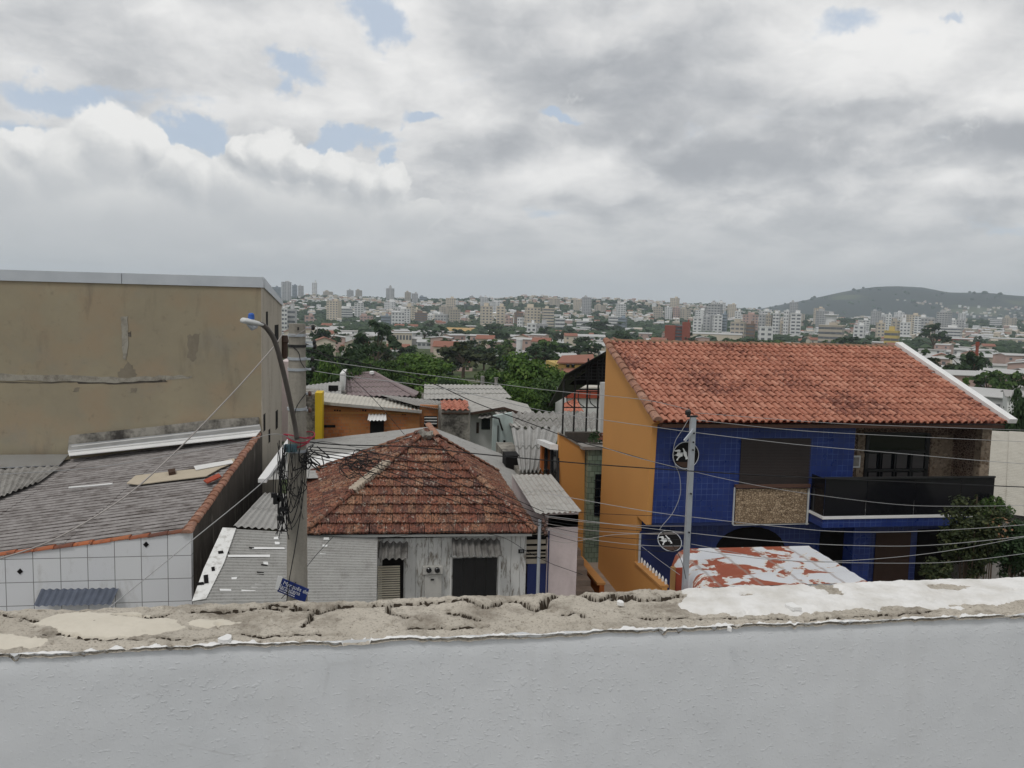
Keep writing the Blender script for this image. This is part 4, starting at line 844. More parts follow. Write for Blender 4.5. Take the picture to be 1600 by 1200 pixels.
for j in range(NY + 1):
    for i in range(NX + 1):
        x, y = X0_ + i * DX, Y0_ + j * DX
        n1 = fbm((x * 12, y * 12, 0), 4); n2_ = fbm((x * 55, y * 55, 3), 4); n3 = noise.noise(V((x * 210, y * 210, 1)))
        h = .0038 * n1 + .0026 * n2_ + .0009 * n3
        h -= .011 * max(0, n2_ - .42) * 1.6
        h -= .017 * smooth(.25, .50, crack.get((i, j), 0)) + .004 * crack.get((i, j), 0)
        ye = 1.2 + .007 * fbm((x * 9, 4, 4), 4); h -= max(0, (y - ye)) * 4.0 + .02 * smooth(ye - .012, ye, y) * .4
        h -= .004 * smooth(1.05, 1.038, y)
        hf[i, j] = h
        px, py = toP((x, y, ZT)); nw = fbm((x * 16, y * 22, 8), 5)
        m_ = min((px - 1056) / 22, (interp(WB, px) - py) / 7) + nw * 1.1
        for (cx, cy, rx, ry) in ((1300, 922, 24, 5), (1478, 917, 20, 4), (1166, 931, 6, 2)): m_ = min(m_, (sqrt(((px - cx) / rx) ** 2 + ((py - cy) / ry) ** 2) - 1) * 1.6 + nw * 3.2)
        mW[i, j] = m_
        mC[i, j] = max(1 - ((px - 165) / 125) ** 2 - ((py - 976) / 21) ** 2, .8 - ((px - 20) / 60) ** 2 - ((py - 1003) / 16) ** 2, .5 - ((px - 330) / 60) ** 2 - ((py - 972) / 9) ** 2) * 1.3 + nw * .75
        mL[i, j] = (1.0455 + .006 * nw + .006 * fbm((x * 60, 2, 2), 3) - y) / .004 - 1.2 * max(0, fbm((x * 9, 7, 7), 3) - .25) - (3 if abs(px - 557) < 22 and py > 997 else 0)
def sheet(mask, lift, sm, w_=1.0, dy=0.0):
    mb = MB(); idx = {}
    def vid(i, j):
        if (i, j) not in idx:
            idx[i, j] = len(mb.v); k_ = 1 if mask is None else smooth(0, w_, mask[i, j]); h = hf[i, j]
            mb.v.append(V((X0_ + i * DX, Y0_ + j * DX + dy, ZT + h * (1 - sm * k_) + lift * k_ - (.0015 if mask is not None and k_ < .02 else 0))))
        return idx[i, j]
    for j in range(NY):
        for i in range(NX):
            if mask is None or max(mask[i, j], mask[i + 1, j], mask[i, j + 1], mask[i + 1, j + 1]) > 0:
                mb.f.append((vid(i, j), vid(i + 1, j), vid(i + 1, j + 1), vid(i, j + 1))); mb.m.append(0)
    return mb
part('mortar_top', sheet(None, 0, 0), M['mortar'], t, True); part('smooth_mortar', sheet(mC, .0022, .55), M['cream_mortar'], t, True)
mK = {kk: (crack.get(kk, 0) - .47) * 6 for kk in hf}; part('crack_shade', sheet(mK, .0005, 0, 1.0, -.0022), M['crack_shade_tone'], t, True)  # dark sheet along the cracks, painting in the shade of their depth
part('white_sealant', sheet(mW, .0034, .40), M['sealant'], t, True); part('paint_edge', sheet(mL, .0035, .3), M['white_lip'], t, True)
for cx, cy, w_ in ((352, 1002, 9), (1238, 950, 12), (970, 945, 6), (1140, 985, 4)):
    mb = MB(); p = atz(cx, cy, ZT + .003); pts = [p + V((cos(a) * w_ * .0009 * q.uniform(.6, 1.2), sin(a) * w_ * .0012 * q.uniform(.6, 1.2), 0)) for a in [i * .785 for i in range(8)]]; mb.slab(pts, (0, 0, .005)); part('paint_flake', mb, M['white_lip'], t)

# ------------------------------------------------------------------ beige building at the back left
YB = 31.2; XB = aty(409, 448, YB).x; zr = aty(409, 448, YB).z; zl = aty(0, 437, YB).z; zl2 = zl - (zr - zl) * .9; far = atx(440, 478, XB)
t = thing('beige_building', 'stained beige blank walled building with metal roof flashing at left', 'building', (-13, 34, 0))
mb = MB(); mb.hexa([V((-23, YB, -1)), V((XB - .03, YB, -1)), V((XB - .03, far.y, -1)), V((-23, far.y, -1)), V((-23, YB, zl2)), V((XB - .03, YB, zr)), V((XB - .03, far.y, far.z)), V((-23, far.y, zl2 - .7))]); part('wall', mb, M['beige'], t)
mb = MB(); mb.slab([(XB - .03, YB + .001, -1), (XB - .03, far.y, -1), (XB - .03, far.y, far.z), (XB - .03, YB + .001, zr)], (.03, 0, 0)); part('side_wall', mb, M['beige_pale'], t)
hc = .36; xs = aty(191, 440, YB).x
for a, b in ((-23, xs - .01), (xs + .01, XB + .05)):
    za, zb = zl2 + (zr - zl2) * (a + 23) / (XB + 23), zl2 + (zr - zl2) * (b + 23) / (XB + 23); mb = MB()
    mb.hexa([V((a, YB - .06, za - .03)), V((b, YB - .06, zb - .03)), V((b, YB + .3, zb - .03)), V((a, YB + .3, za - .03)), V((a, YB - .05, za + hc)), V((b, YB - .05, zb + hc)), V((b, YB + .3, zb + hc - .02)), V((a, YB + .3, za + hc - .02))]); part('roof_flashing', mb, M['zinc'], t)
mb = MB(); mb.hexa([V((XB - .25, YB + .31, zr - .03)), V((XB + .06, YB + .31, zr - .03)), V((XB + .06, far.y, far.z)), V((XB - .25, far.y, far.z)), V((XB - .25, YB + .31, zr + hc)), V((XB + .05, YB + .31, zr + hc)), V((XB + .05, far.y, far.z + .22)), V((XB - .25, far.y, far.z + .22))]); part('roof_flashing', mb, M['zinc'], t)
for x0, y0, x1, y1 in ((415.5, 487, 418.5, 509), (429, 508, 435, 536), (411.5, 648, 414.5, 672), (430.5, 643, 434, 668), (419.5, 672, 422, 690)):
    a, b = atx(x0, y0, XB), atx(x1, y1, XB); part('slit_window', bx((XB - .02, min(a.y, b.y), b.z), (XB + .008, max(a.y, b.y), a.z)), M['dark_opening'], t)
def ragged(pts, Y, th, sd=0, amp=1.2, n=6):
    out = []
    for (a, b), (c_, d_) in zip(pts, pts[1:] + pts[:1]):
        for s_ in range(n): out.append((a + (c_ - a) * s_ / n + q.uniform(-amp, amp), b + (d_ - b) * s_ / n + q.uniform(-amp, amp)))
    mb = MB(); P = Q(out, Y); mb.slab(P, (0, th, 0)); return mb
part('render_patch', ragged([(-20, 584), (120, 586), (200, 590), (258, 587), (258, 593), (180, 598), (60, 595), (-20, 594)], YB - .02, .03), M['crack_grey'], t)
part('render_crack', ragged([(-20, 596), (60, 597.5), (120, 595.5), (180, 599), (255, 596), (180, 600.5), (120, 597), (60, 599), (-20, 597)], YB - .012, .02, amp=.5), M['mould_and_shade'], t)
part('render_patch', ragged([(189, 495), (199, 494), (200, 540), (197, 562), (192, 560), (190, 520)], YB - .02, .03, amp=.8), M['crack_grey'], t)
part('render_crack', ragged([(255, 586), (300, 588), (300, 591), (258, 594)], YB - .006, .012, amp=1.2), M['crack_grey'], t)
part('render_crack', ragged([(120, 597), (258, 594), (262, 597), (122, 600)], YB - .007, .012, amp=1.0), M['mould_and_shade'], t)
part('render_patch', ragged([(200, 566), (212, 580), (214, 592), (186, 594), (184, 582)], YB - .005, .01, amp=2), stained('stucco_dark', (.235, .205, .155), (.17, .145, .11)).m, t)
part('render_patch', ragged([(294, 524), (312, 522), (311, 545), (303, 566), (294, 560)], YB - .005, .01, amp=2), M['stucco_dark'], t)
part('render_patch', ragged([(117, 607), (124, 605), (122, 613), (114, 612)], YB - .005, .01, amp=1.2), M['stucco_dark'], t)
part('render_patch', ragged([(205, 607), (214, 606), (213, 613), (203, 614)], YB - .005, .01, amp=1.2), M['stucco_dark'], t)
part('render_crack', ragged([(200, 520), (205, 518), (205, 526), (200, 526)], YB - .008, .02, amp=.8), M['mould_and_shade'], t)
mb = rect(439, 565, 457, 690, 38.5, 3); solo('pink_wall', mb, M['pink_paint'], 'strip of pale pink wall between beige building and concrete pole', 'wall')
mb = MB(); a, b = aty(444, 560, 37), aty(444, 524, 37); mb.tube([a, b - V((0, 0, .35)), b - V((0, 0, .3)), b], [.17, .17, .22, .15], 10); solo('vent_pipe', mb, M['brown_wood'], 'rusty brown vent pipe beside the corner of the beige building', 'pipe')

# ------------------------------------------------------------------ white scored house, left
XC = -4.76; YF = 20.0; kx = .115
def ztop(x): return 3.50 + kx * (x - XC)
t = thing('white_house', 'low house with scored white front and blackened side wall at left', 'house', (-9, 25, 0))
mb = MB(); mb.hexa([V((-14, YF, -.2)), V((XC, YF, -.2)), V((XC, YF + .2, -.2)), V((-14, YF + .2, -.2)), V((-14, YF, ztop(-14))), V((XC, YF, ztop(XC))), V((XC, YF + .2, ztop(XC))), V((-14, YF + .2, ztop(-14)))]); part('front_wall', mb, M['scored'], t)
zb_ = atx(410, 676, XC).z
mb = MB(); mb.hexa([V((XC - .2, YF + .201, -.2)), V((XC - .001, YF + .201, -.2)), V((XC - .001, YB - .02, -.2)), V((XC - .2, YB - .02, -.2)), V((XC - .2, YF + .201, ztop(XC))), V((XC - .001, YF + .201, ztop(XC))), V((XC - .001, YB - .02, zb_)), V((XC - .2, YB - .02, zb_))]); part('side_wall', mb, M['mould_and_shade'], t)
rp = [V((XC - .2, YF + .15, ztop(XC) - .10)), V((XC - .2, YB - .1, zb_ - .12)), V((-14, YB - .1, zb_ - .12 + kx * (-14 - XC) * 1.1)), V((-14, YF + .15, ztop(-14) - .08))]
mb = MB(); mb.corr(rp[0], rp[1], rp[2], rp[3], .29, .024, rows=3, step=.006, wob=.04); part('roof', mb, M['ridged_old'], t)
RN = (rp[1] - rp[0]).cross(rp[3] - rp[0]).normalized(); RN = RN if RN.z > 0 else -RN
def onroof(pts, lift=.07): return [plane_hit(x, y, rp[0] + RN * lift, RN) for x, y in pts]
mb = MB(); barrels(mb, (XC - .1, YF - .05, ztop(XC) - .03), (XC - .1, YB - .2, zb_ - .02), .125, .36, q); part('verge_tiles', mb, M['ridge_faded'], t)
mb = MB(); barrels(mb, (XC - .15, YF + .08, ztop(XC) - .02), (-14, YF + .08, ztop(-14) - .02), .11, .42, q, .6); part('coping_tiles', mb, M['ridge'], t)
mb = MB(); P = onroof([(-40, 727), (92, 727), (72, 745), (-40, 800)]); mb.corr(P[3], P[0], P[1], P[2], .17, .02, rows=1); 
mb = MB(); P = onroof([(-60, 735), (94, 728), (60, 752), (-60, 800)], .09); mb.corr(P[0], P[1], P[2], P[3], .3, .03, rows=1); part('roof_sheet', mb, M['fibre_dull'], t)
part('upstand', sl([(106, 699), (108, 682), (112, 680), (240, 667), (330, 656), (404, 652), (405, 672), (250, 690), (107, 712)], YB - .07, (0, .05, 0)), M['grimy_concrete'], t)
def strip2(a, b, c_, d_, Yn, Yf, m, nm='flashing'):
    mb = MB(); P = [aty(*a, Yf), aty(*b, Yf), aty(*c_, Yn), aty(*d_, Yn)]; mb.slab(P, (0, 0, .03)); part(nm, mb, m, t)
strip2((108, 696), (406, 664), (408, 672), (106, 705), 30.7, 31.05, M['zinc']); strip2((106, 705), (408, 672), (400, 682), (108, 713), 30.2, 30.75, M['white_metal'])
strip2((-40, 712), (108, 711), (92, 728), (-40, 733), 29.7, 31.0, M['zinc'])
for a, w_ in ((((112, 700), (405, 667)), .05), (((108, 708), (402, 677)), .04)):
    mb = MB(); mb.bar(aty(*a[0], 30.5) + V((0, 0, .06)), aty(*a[1], 30.5) + V((0, 0, .06)), w_, .03); part('flashing_seam', mb, M['white_metal'], t)
mb = MB(); d_ = [(31, 893), (228, 851)]
for x, y in d_:
    mb = MB(); mb.slab(Q([(x - 4.6, y), (x, y - 4.6), (x + 4.6, y), (x, y + 4.6)], YF - .015), (0, .02, 0)); part('diamond_inlay', mb, M['dark_opening'], t)
P = [aty(64, 921, YF - .02), aty(186, 919, YF - .02), aty(174, 944, YF - .5), aty(52, 947, YF - .5)]; mb = MB(); mb.corr(P[0], P[1], P[2], P[3], .16, .022, rows=1)
part('awning', mb, simple('awning_slate', (.10, .115, .15), .6, .3, 0, .4).m, t)
mb = MB(); mb.slab(onroof([(198, 756), (212, 744), (255, 739), (312, 733), (350, 721), (366, 717), (368, 723), (345, 732), (322, 745), (262, 752), (215, 758)], .06), RN * .025); solo('plywood_board', mb, M['plywood'], 'pale board lying on the old corrugated roof at left', 'board')
mb = MB(); mb.slab(onroof([(303, 729), (362, 719), (365, 724), (306, 735)], .10), RN * .02); solo('white_sheet', mb, M['white_metal'], 'white sheet strip on top of the pale roof board', 'sheet')
mb = MB(); P = onroof([(263, 738), (274, 736), (275, 741), (264, 743)], .09); mb.slab(P, RN * .1); solo('loose_brick', mb, M['brown_wood'], 'loose brown brick weighing down the pale roof board', 'brick')
mb = MB(); P = onroof([(108, 762), (145, 759), (176, 756)], .1); mb.tube(P, .035, 6); solo('white_pipe', mb, M['white_metal'], 'short white pipe lying on the old corrugated roof', 'pipe')
mb = MB(); P = onroof([(318, 752), (342, 741), (346, 746), (324, 756)], .12); mb.slab(P, RN * .04); solo('broken_tile', mb, M['red_block'], 'dark red broken tile at the edge of the left roof', 'tile')

# ------------------------------------------------------------------ sheet carport between the left house and the wooden house
t = thing('sheet_carport', 'grey corrugated carport roof with white patches beside the wooden house', 'carport', (-3.3, 19, 0))
TL, TR, BR, BL = aty(363, 826, 20.4), aty(590, 838, 20.4), aty(588, 950, 18.2), aty(293, 958, 18.2)
mb = MB(); mb.corr(BL, TL, TR, BR, .095, .016, rows=2, step=.006); part('roof', mb, M['fibre_grey'], t)
CN = (TR - TL).cross(BL - TL).normalized(); CN = CN if CN.z > 0 else -CN
def oncar(pts, l=.03): return [plane_hit(x, y, TL + CN * l, CN) for x, y in pts]
mb = MB(); mb.slab(oncar([(348, 825), (369, 826), (350, 880), (322, 936), (300, 940), (318, 890)]), CN * .02); part('flashing', mb, M['patchy_white'], t)
for x, y, a, b in ((333, 889, 6, 5), (322, 905, 8, 12), (313, 912, 12, 3), (345, 863, 9, 3)):
    mb = MB(); mb.slab(oncar([(x - a / 2, y - b / 2), (x + a / 2 - 1, y - b / 2 - 1), (x + a / 2, y + b / 2), (x - a / 2 + 1, y + b / 2 + 1)], .055), CN * .01); part('tar_patch', mb, M['dark_opening'], t)
for x, y, a, b in ((419, 857, 50, 2.4), (389, 869, 66, 3), (415, 880, 7, 5), (366, 904, 9, 3), (352, 922, 18, 3), (391, 923, 28, 3), (433, 849, 8, 4), (432, 841, 8, 4), (510, 842, 8, 3.5), (508, 853, 8, 3), (505, 864, 9, 3.5), (500, 875, 17, 3), (497, 887, 10, 3), (497, 899, 8, 4), (492, 912, 9, 4), (488, 926, 9, 4), (408, 912, 20, 2.5), (437, 932, 12, 3), (398, 917, 9, 2.5)):
    mb = MB(); mb.slab(oncar([(x - a / 2, y - b / 2 + q.uniform(-.5, .5)), (x + a / 2, y - b / 2 + q.uniform(-.5, .5)), (x + a / 2 + q.uniform(-1, 1), y + b / 2), (x - a / 2 + q.uniform(-1, 1), y + b / 2)], .03), CN * .012); part('white_patch', mb, M['white_metal'], t)
for x, y, a, b in ((413, 883, 10, 3), (407, 896, 11, 5), (393, 856, 8, 2.5), (412, 912, 14, 3), (353, 863, 10, 2.5)):
    mb = MB(); mb.slab(oncar([(x - a / 2, y - b / 2), (x + a / 2, y - b / 2 + 1), (x + a / 2, y + b / 2), (x - a / 2, y + b / 2 - 1)], .035), CN * .012); part('tar_patch', mb, M['dark_opening'], t)
P = [aty(364, 825, 20.45), aty(462, 832, 20.45), aty(474, 772, 25), aty(413, 770, 25)]; mb = MB(); mb.corr(P[0] + V((0, 0, .04)), P[1] + V((0, 0, .04)), P[2], P[3], .17, .025, rows=2); part('rear_roof', mb, M['fibre_grey'], t)
for p in (BL + V((.4, .25, 0)), BR + V((-.2, .25, 0))): part('post', bx((p.x - .05, p.y - .05, 0), (p.x + .05, p.y + .05, p.z)), M['galvanized'], t)
part('back_wall', bx((TL.x, 20.42, 0), (-2.05, 20.5, TR.z - .1)), M['dark_opening'], t)

# ------------------------------------------------------------------ low house with big grey roof behind the wooden house
t = thing('grey_roof_house', 'house under broad low grey sheet roof directly behind the wooden house', 'house', (0, 31, 0))
bl, ap, brr = aty(478, 690, 35), aty(673, 667, 35), aty(800, 716, 35); fl = aty(414, 750, 25.3); fa = V((ap.x - .25, 25.3, ap.z - .02)); fr = V((brr.x, 25.3, brr.z))
bl.x = min(bl.x, aty(456, 688, 31.5).x)
mb = MB(); mb.corr(fl, bl, ap, fa, .3, .03, rows=3); part('roof', mb, M['fibre_grey'], t)
mb = MB(); mb.corr(fr, brr, ap, fa, .3, .02, rows=3); part('roof', mb, M['fibre_grey'], t)
mb = MB(); mb.tube([fa + V((0, 0, .03)), ap + V((0, 0, .03))], .11, 6); part('ridge_cap', mb, M['fibre_dull'], t)
mb = MB(); W1, W2 = fl + V((.25, .2, -.2)), brr + V((-.25, -.2, -.2)); mb.box((W1.x, 25.6, -.5), (W2.x, 34.8, min(fl.z, fr.z) - .25)); part('wall', mb, M['mould_and_shade'], t)  # near-black colour here paints the shade on the wall under the eave
mb = MB(); mb.bar(fl + V((-.05, -.2, .02)), aty(456, 686, 31.5), .26, .12); part('gutter', mb, M['white_metal'], t)
mb = MB(); P = Q([(497, 722), (484, 715), (555, 700), (585, 704)], 29.5); 
mb.corr(aty(470, 733, 27.4), aty(470, 716, 29.6), aty(556, 706, 29.6), aty(545, 722, 27.4), .25, .02, rows=1); part('new_sheet', mb, M['white_metal'], t)

# ------------------------------------------------------------------ wooden house with hipped tile roof
YW = 20.6; wl, wr = -2.0, aty(822, 880, YW).x
t = thing('wooden_house', 'old weathered board house under mossy hipped tile roof', 'house', (.9, 23.5, 0))
FL, FR = aty(474, 834, 20.25), aty(838, 832, 20.25); AP = aty(667, 675, 24.2); BKL = aty(462, 748, 27.3); BKR = V((FR.x - .1, 27.5, FR.z + .1))
part('wall', bx((wl, YW + .02, -.2), (wr, 27.0, 3.0)), M['peel'], t)
x = wl; mb = MB()
op = [(aty(590, 880, YW).x, aty(631, 880, YW).x, aty(600, 871, YW).z), (aty(704, 880, YW).x, aty(779, 880, YW).x, aty(740, 868, YW).z)]
while x < wr - .05:
    w_ = min(q.uniform(.24, .36), wr - x); c_ = x + w_ / 2; z0 = 0
    for a, b, zz_ in op:
        if a < c_ < b: z0 = zz_
    mb.box((x + .006, YW - q.uniform(.0, .008), z0), (x + w_ - .006, YW + .03, 3.05)); x += w_
part('board_cladding', mb, M['peel'], t)
mb = MB(); a, b = FL + V((.15, .12, -.06)), FR + V((-.1, .12, -.06)); mb.bar(a, b, .05, .13); part('fascia', mb, M['white_paint'], t)
mb = MB(); dz_ = V((0, 0, -.035))
for tri in ((FL, FR, AP), (BKL, FL, AP), (FR, BKR, AP), (BKR, BKL, AP)): mb.poly([p + dz_ for p in tri])
part('roof_deck', mb, M['dark_opening'], t)
mb = MB(); mb.tiles([FL, FR, AP], FR - FL, .205, .385, FRENCH, .065, .06, .009, sd=2); mb.tiles([BKL, FL, AP], FL - BKL, .205, .385, FRENCH, .065, .06, .010, sd=3); mb.tiles([FR, BKR, AP], BKR - FR, .205, .385, FRENCH, .065, .06, .009, sd=4); mb.tiles([BKR, BKL, AP], BKL - BKR, .205, .385, FRENCH, .03, .03, .006, sd=5); part('roof', mb, M['french'], t)
mb = MB()
for c_ in (FL, FR, BKL, BKR): barrels(mb, c_ + V((0, 0, .05)), AP + V((0, 0, .06)), .105, .36, q, .75)
part('hip_tiles', mb, M['french'], t)
mb = MB()
for i in range(14):
    s_ = .36 + i * .02; p = FL + (AP - FL) * s_; mb.tube([p + V((-.1, .05, .1)), p + V((.12, -.05, .1))], [.07, .09], 6)
part('hip_mortar', mb, simple('hip_mortar', (.42, .36, .29), .9, .1, 0, .5, 8).m, t)
mb = MB()
for i in range(9): a = i * .7; p = AP + V((cos(a) * .2, sin(a) * .18 - .15, q.uniform(-.02, .08))); mb.tube([p, p + V((q.uniform(-.1, .1), -.12, -.08))], [.12, .09], 6)
part('apex_mortar', mb, M['grimy_concrete'], t)
mb = MB(); barrels(mb, AP + V((.05, .2, .16)), AP + V((.3, -.5, -.05)), .1, .3, q); part('ridge_tile', mb, M['ridge_faded'], t)
# window with grille
wn = rect(704, 868, 779, 960, YW - .012, .05); wf = part('window', rect(706, 871, 777, 960, YW + .005, .05), M['glass'], t)
mb = MB()
for a in ((702, 867, 706, 960), (777, 867, 783, 960), (702, 866, 783, 871)): r_ = rect(*a, YW - .03, .09); mb.add(r_.v, r_.f)
part('frame', mb, M['white_paint'], wf)
mb = MB()
for x in (722, 724.5, 741, 743, 757, 759): r_ = rect(x, 871, x + 1.2, 960, YW - .01, .012); mb.add(r_.v, r_.f)
part('grille', mb, M['black_metal'], wf)
def awn(x0, x1, y0, y1, x2, x3, name='awning', m='fibre_dark', pitch=.17):
    P = [aty(x0, y0, YW - .03), aty(x1, y0 + 1, YW - .03), aty(x3, y1, YW - .62), aty(x2, y1, YW - .62)]; mb = MB(); mb.corr(*P, pitch, .042, rows=1); part(name, mb, M[m], t)
awn(706, 781, 842, 869, 708, 786); awn(592, 638, 847, 873, 590, 637)
part('window', rect(588, 872, 631, 960, YW + .0, .05), M['dark_opening'], t)
sh = MB()
for i in range(16):
    y0 = 884 + i * 3.6; r_ = rect(590, y0, 625, y0 + 3.1, YW - .05 + .01 * (i % 2), .03); sh.add(r_.v, r_.f)
part('shutter', sh, M['cream_shutter'], t)
for i, (nm, a, mm, Yo) in enumerate((('louvre_frame', (822, 836, 857, 840), 'dark_opening', .0), ('gate_panel', (822, 880, 856, 965), 'navy_gate', .06), ('gate_post', (853, 830, 859, 965), 'navy_gate', -.02))): part(nm, rect(*a, YW + Yo, .06), M[mm], t)
part('louvre_back', rect(822, 832, 857, 884, YW + .2, .05), M['dark_opening'], t)
for i, y in enumerate((833, 843, 853, 862, 867, 873)): part('louvre', rect(822, y, 855 - (i % 2) * 2, y + (6.5, 7, 6, 3, 3.5, 8)[i], YW + .05, .03), M['slat_beige'], t)
# meter box, number plate on the boards
t2 = thing('meter_box', 'pale grey electric meter box with two round dials on the board wall', 'meter box', aty(676, 935, YW - .15))
part('case', rect(663, 898, 690, 960, YW - .16, .15), M['meter_grey'], t2); part('lid', rect(660.5, 886, 692, 898, YW - .2, .19), M['meter_grey'], t2); part('latch', rect(673, 905, 678, 907, YW - .175, .014), M['dark_opening'], t2)
for x in (670, 683):
    mb = MB(); p = aty(x, 890, YW - .2); mb.tube([p + V((0, 0, 0)), p + V((0, -.08, 0)), p + V((0, -.1, 0))], [.07, .07, .05], 12); part('dial', mb, M['glass'], t2)
def text_mesh(s_, size, org, U, W, N, th=.004, align='CENTER'):
    cu_ = bpy.data.curves.new('t', 'FONT'); cu_.body = s_; cu_.size = size; cu_.align_x = align; cu_.align_y = 'CENTER'; cu_.extrude = th
    o = bpy.data.objects.new('t', cu_); COL.objects.link(o); bpy.context.view_layer.update(); me = bpy.data.meshes.new_from_object(o.evaluated_get(bpy.context.evaluated_depsgraph_get()))
    mb = MB(); U, W, N = V(U).normalized(), V(W).normalized(), V(N).normalized(); mb.add([V(org) + U * v.co.x + W * v.co.y + N * v.co.z for v in me.vertices], [tuple(p.vertices) for p in me.polygons]); bpy.data.objects.remove(o); bpy.data.curves.remove(cu_); bpy.data.meshes.remove(me); return mb
t2 = thing('number_plate', 'small black house number plate on the weathered boards', 'number plate', aty(814.5, 864, YW - .03))
part('plate', rect(810, 858.5, 819.5, 864.5, YW - .03, .025), M['black_metal'], t2); part('digits', text_mesh('10', .085, aty(814.7, 861.5, YW - .034), (1, 0, 0), (0, 0, 1), (0, -1, 0)), M['pale_metal'], t2)
t2 = thing('service_mast', 'thin galvanised service mast with insulators at the corner of wooden house', 'mast', aty(842, 916, 20.1))
mb = MB(); a, b = aty(843.5, 812, 20.1), aty(841, 918, 20.1); mb.tube([V((a.x, 20.1, 0)), V((a.x, 20.1, a.z))], .045, 8); part('mast', mb, M['galvanized'], t2)
for i in range(4):
    p = aty(849 + (i % 2) * 3, 815 + i * 6, 20.1); mb = MB(); mb.bar(V((a.x, 20.1, p.z)), p, .03); part('bracket', mb, M['black_metal'], t2); mb = MB(); mb.tube([p + V((0, 0, -.06)), p, p + V((0, 0, .06))], [.03, .06, .03], 8); part('insulator', mb, M['porcelain'], t2)

# ------------------------------------------------------------------ pale pink annex
t = thing('pink_annex', 'narrow pale pink annex with corrugated roof beside the wooden house', 'annex', (4.75, 23.5, 0))
a, b = aty(857, 800, YW), aty(904, 800, YW); part('wall', bx((a.x, YW, -.2), (b.x, 27, 3.35)), M['pink_paint'], t)
P = [aty(838, 803, 20.2), aty(909, 800, 20.2), aty(861, 741, 27), aty(799, 741, 27)]; mb = MB(); mb.corr(*P, .17, .020, rows=2, step=.006); part('roof', mb, M['fibre_light'], t)
mb = MB(); mb.poly([(a.x, YW, 3.35), (b.x, YW, 3.35), (b.x, YW, 3.7), (a.x, YW, 3.65)]); mb.bar((a.x, YW + .05, 3.45), (b.x, YW + .05, 3.45), .1, .35); part('gable_board', mb, M['pink_paint'], t)

# ------------------------------------------------------------------ orange side building, green tiled pier, stair passage
t = thing('orange_side_wall', 'orange garden wall with sloping top left of the green tiled pier', 'wall', aty(892, 870, 27.5))
part('wall', sl([(873.5, 677), (914, 703), (912, 905), (868, 905)], 27.5, (0, .25, 0)), M['orange_paint'], t); mb = MB(); mb.bar(aty(873, 676, 27.6), aty(915, 702, 27.6), .32, .05); part('coping', mb, M['grimy_concrete'], t)
XG = aty(872, 700, 27.5).x
t = thing('dark_gate', 'dark metal gate with white canopy left of the orange garden wall', 'gate', (XG, 28.5, 1.5))
mb = MB(); mb.slab([atx(851.5, 695, XG), atx(871.5, 702, XG), atx(871.5, 768, XG), atx(851.5, 745, XG)], (.06, 0, 0)); part('panel', mb, M['glass'], t)
for x in (851.5, 861, 870.5):
    mb = MB(); mb.bar(atx(x, 697 + (x - 851) * .4, XG - .03), atx(x, 745 + (x - 851) * 1.1, XG - .03), .06); part('stile', mb, M['black_metal'], t)
mb = MB(); mb.slab([atx(851, 687, XG), atx(872, 695, XG), atx(872, 703, XG), atx(851, 694, XG)], (-.3, 0, .02)); part('canopy', mb, M['white_metal'], t)
solo('orange_post', rect(844.5, 694, 851, 765, 29.6, .3), M['orange_dark'], 'narrow orange post at the left end of the dark gate', 'post')
t = thing('green_pier', 'green tiled pier with barred window beside the orange gable', 'pier', aty(927, 905, 27.2))
part('wall', rect(912, 703, 947, 905, 27.2, .6), M['green_tile'], t); part('cap', rect(910, 698, 948, 703, 27.1, .8), M['grey_wall'], t); w_ = part('window', rect(928, 741, 945, 806, 27.17, .05), M['glass'], t)
for y in (750, 763, 776, 790): part('bar', rect(928, y, 945, y + 1.2, 27.13, .03), M['black_metal'], w_)
t = thing('stair_wall', 'reddish stair wall with pale sloping cap in the side passage', 'wall', (5.9, 23, 0))
a, b = aty(902, 872, 25), aty(937, 914, 22.2); mb = MB(); mb.slab([(a.x, a.y, 0), a, b, (b.x, b.y, 0)], (.15, .02, 0)); part('wall', mb, M['orange_dark'], t); mb = MB(); mb.bar(a + V((.05, 0, .03)), b + V((.05, 0, .03)), .26, .07); part('coping', mb, M['orange_cap'], t)
t = thing('stone_steps', 'rough stone steps climbing the narrow side passage', 'steps', (5.45, 22.5, 0))
for i in range(7): part('step', bx((5.22, 21.2 + i * .42, 0), (6.0, 21.62 + i * .42, .9 + i * .17)), M['stair_stone'], t)
part('side_wall', bx((5.195, 24.15, 0), (5.5, 27.4, 3.0)), M['red_block'], t)
# steel frame with awning
t = thing('steel_frame', 'tall thin black steel frame under dark sloping awning behind orange gable', 'frame', aty(912, 705, 30))
for x, y0, y1 in ((881.5, 590, 700), (899, 588, 690), (919.5, 560, 706), (936, 575, 700)):
    mb = MB(); a, b = aty(x, y0, 30), aty(x - .5, y1, 30); mb.bar(V((a.x, 30, b.z)), a, .06); part('post', mb, M['black_metal'], t)
for y in (612, 637): mb = MB(); mb.bar(aty(881, y - .4, 30), aty(944, y, 30), .04); part('rail', mb, M['black_metal'], t)
for k_ in range(3):
    mb = MB(); c0, c1 = aty(886 + 18 * k_, 611, 30), aty(896 + 18 * k_, 637, 30); mb.tube(spline([c0, (c0 + c1) / 2 + V((-.12, 0, -.1)), c1]), .02, 5); part('scroll', mb, M['black_metal'], t)
a, b = aty(879, 592, 30), aty(949, 552, 30); mb = MB(); mb.slab([a + V((0, -.4, .16)), b + V((0, -.4, .16)), b + V((0, 2.5, -1.4)), a + V((0, 2.5, -1.4))], (0, 0, .05)); part('awning', mb, M['black_metal'], t)
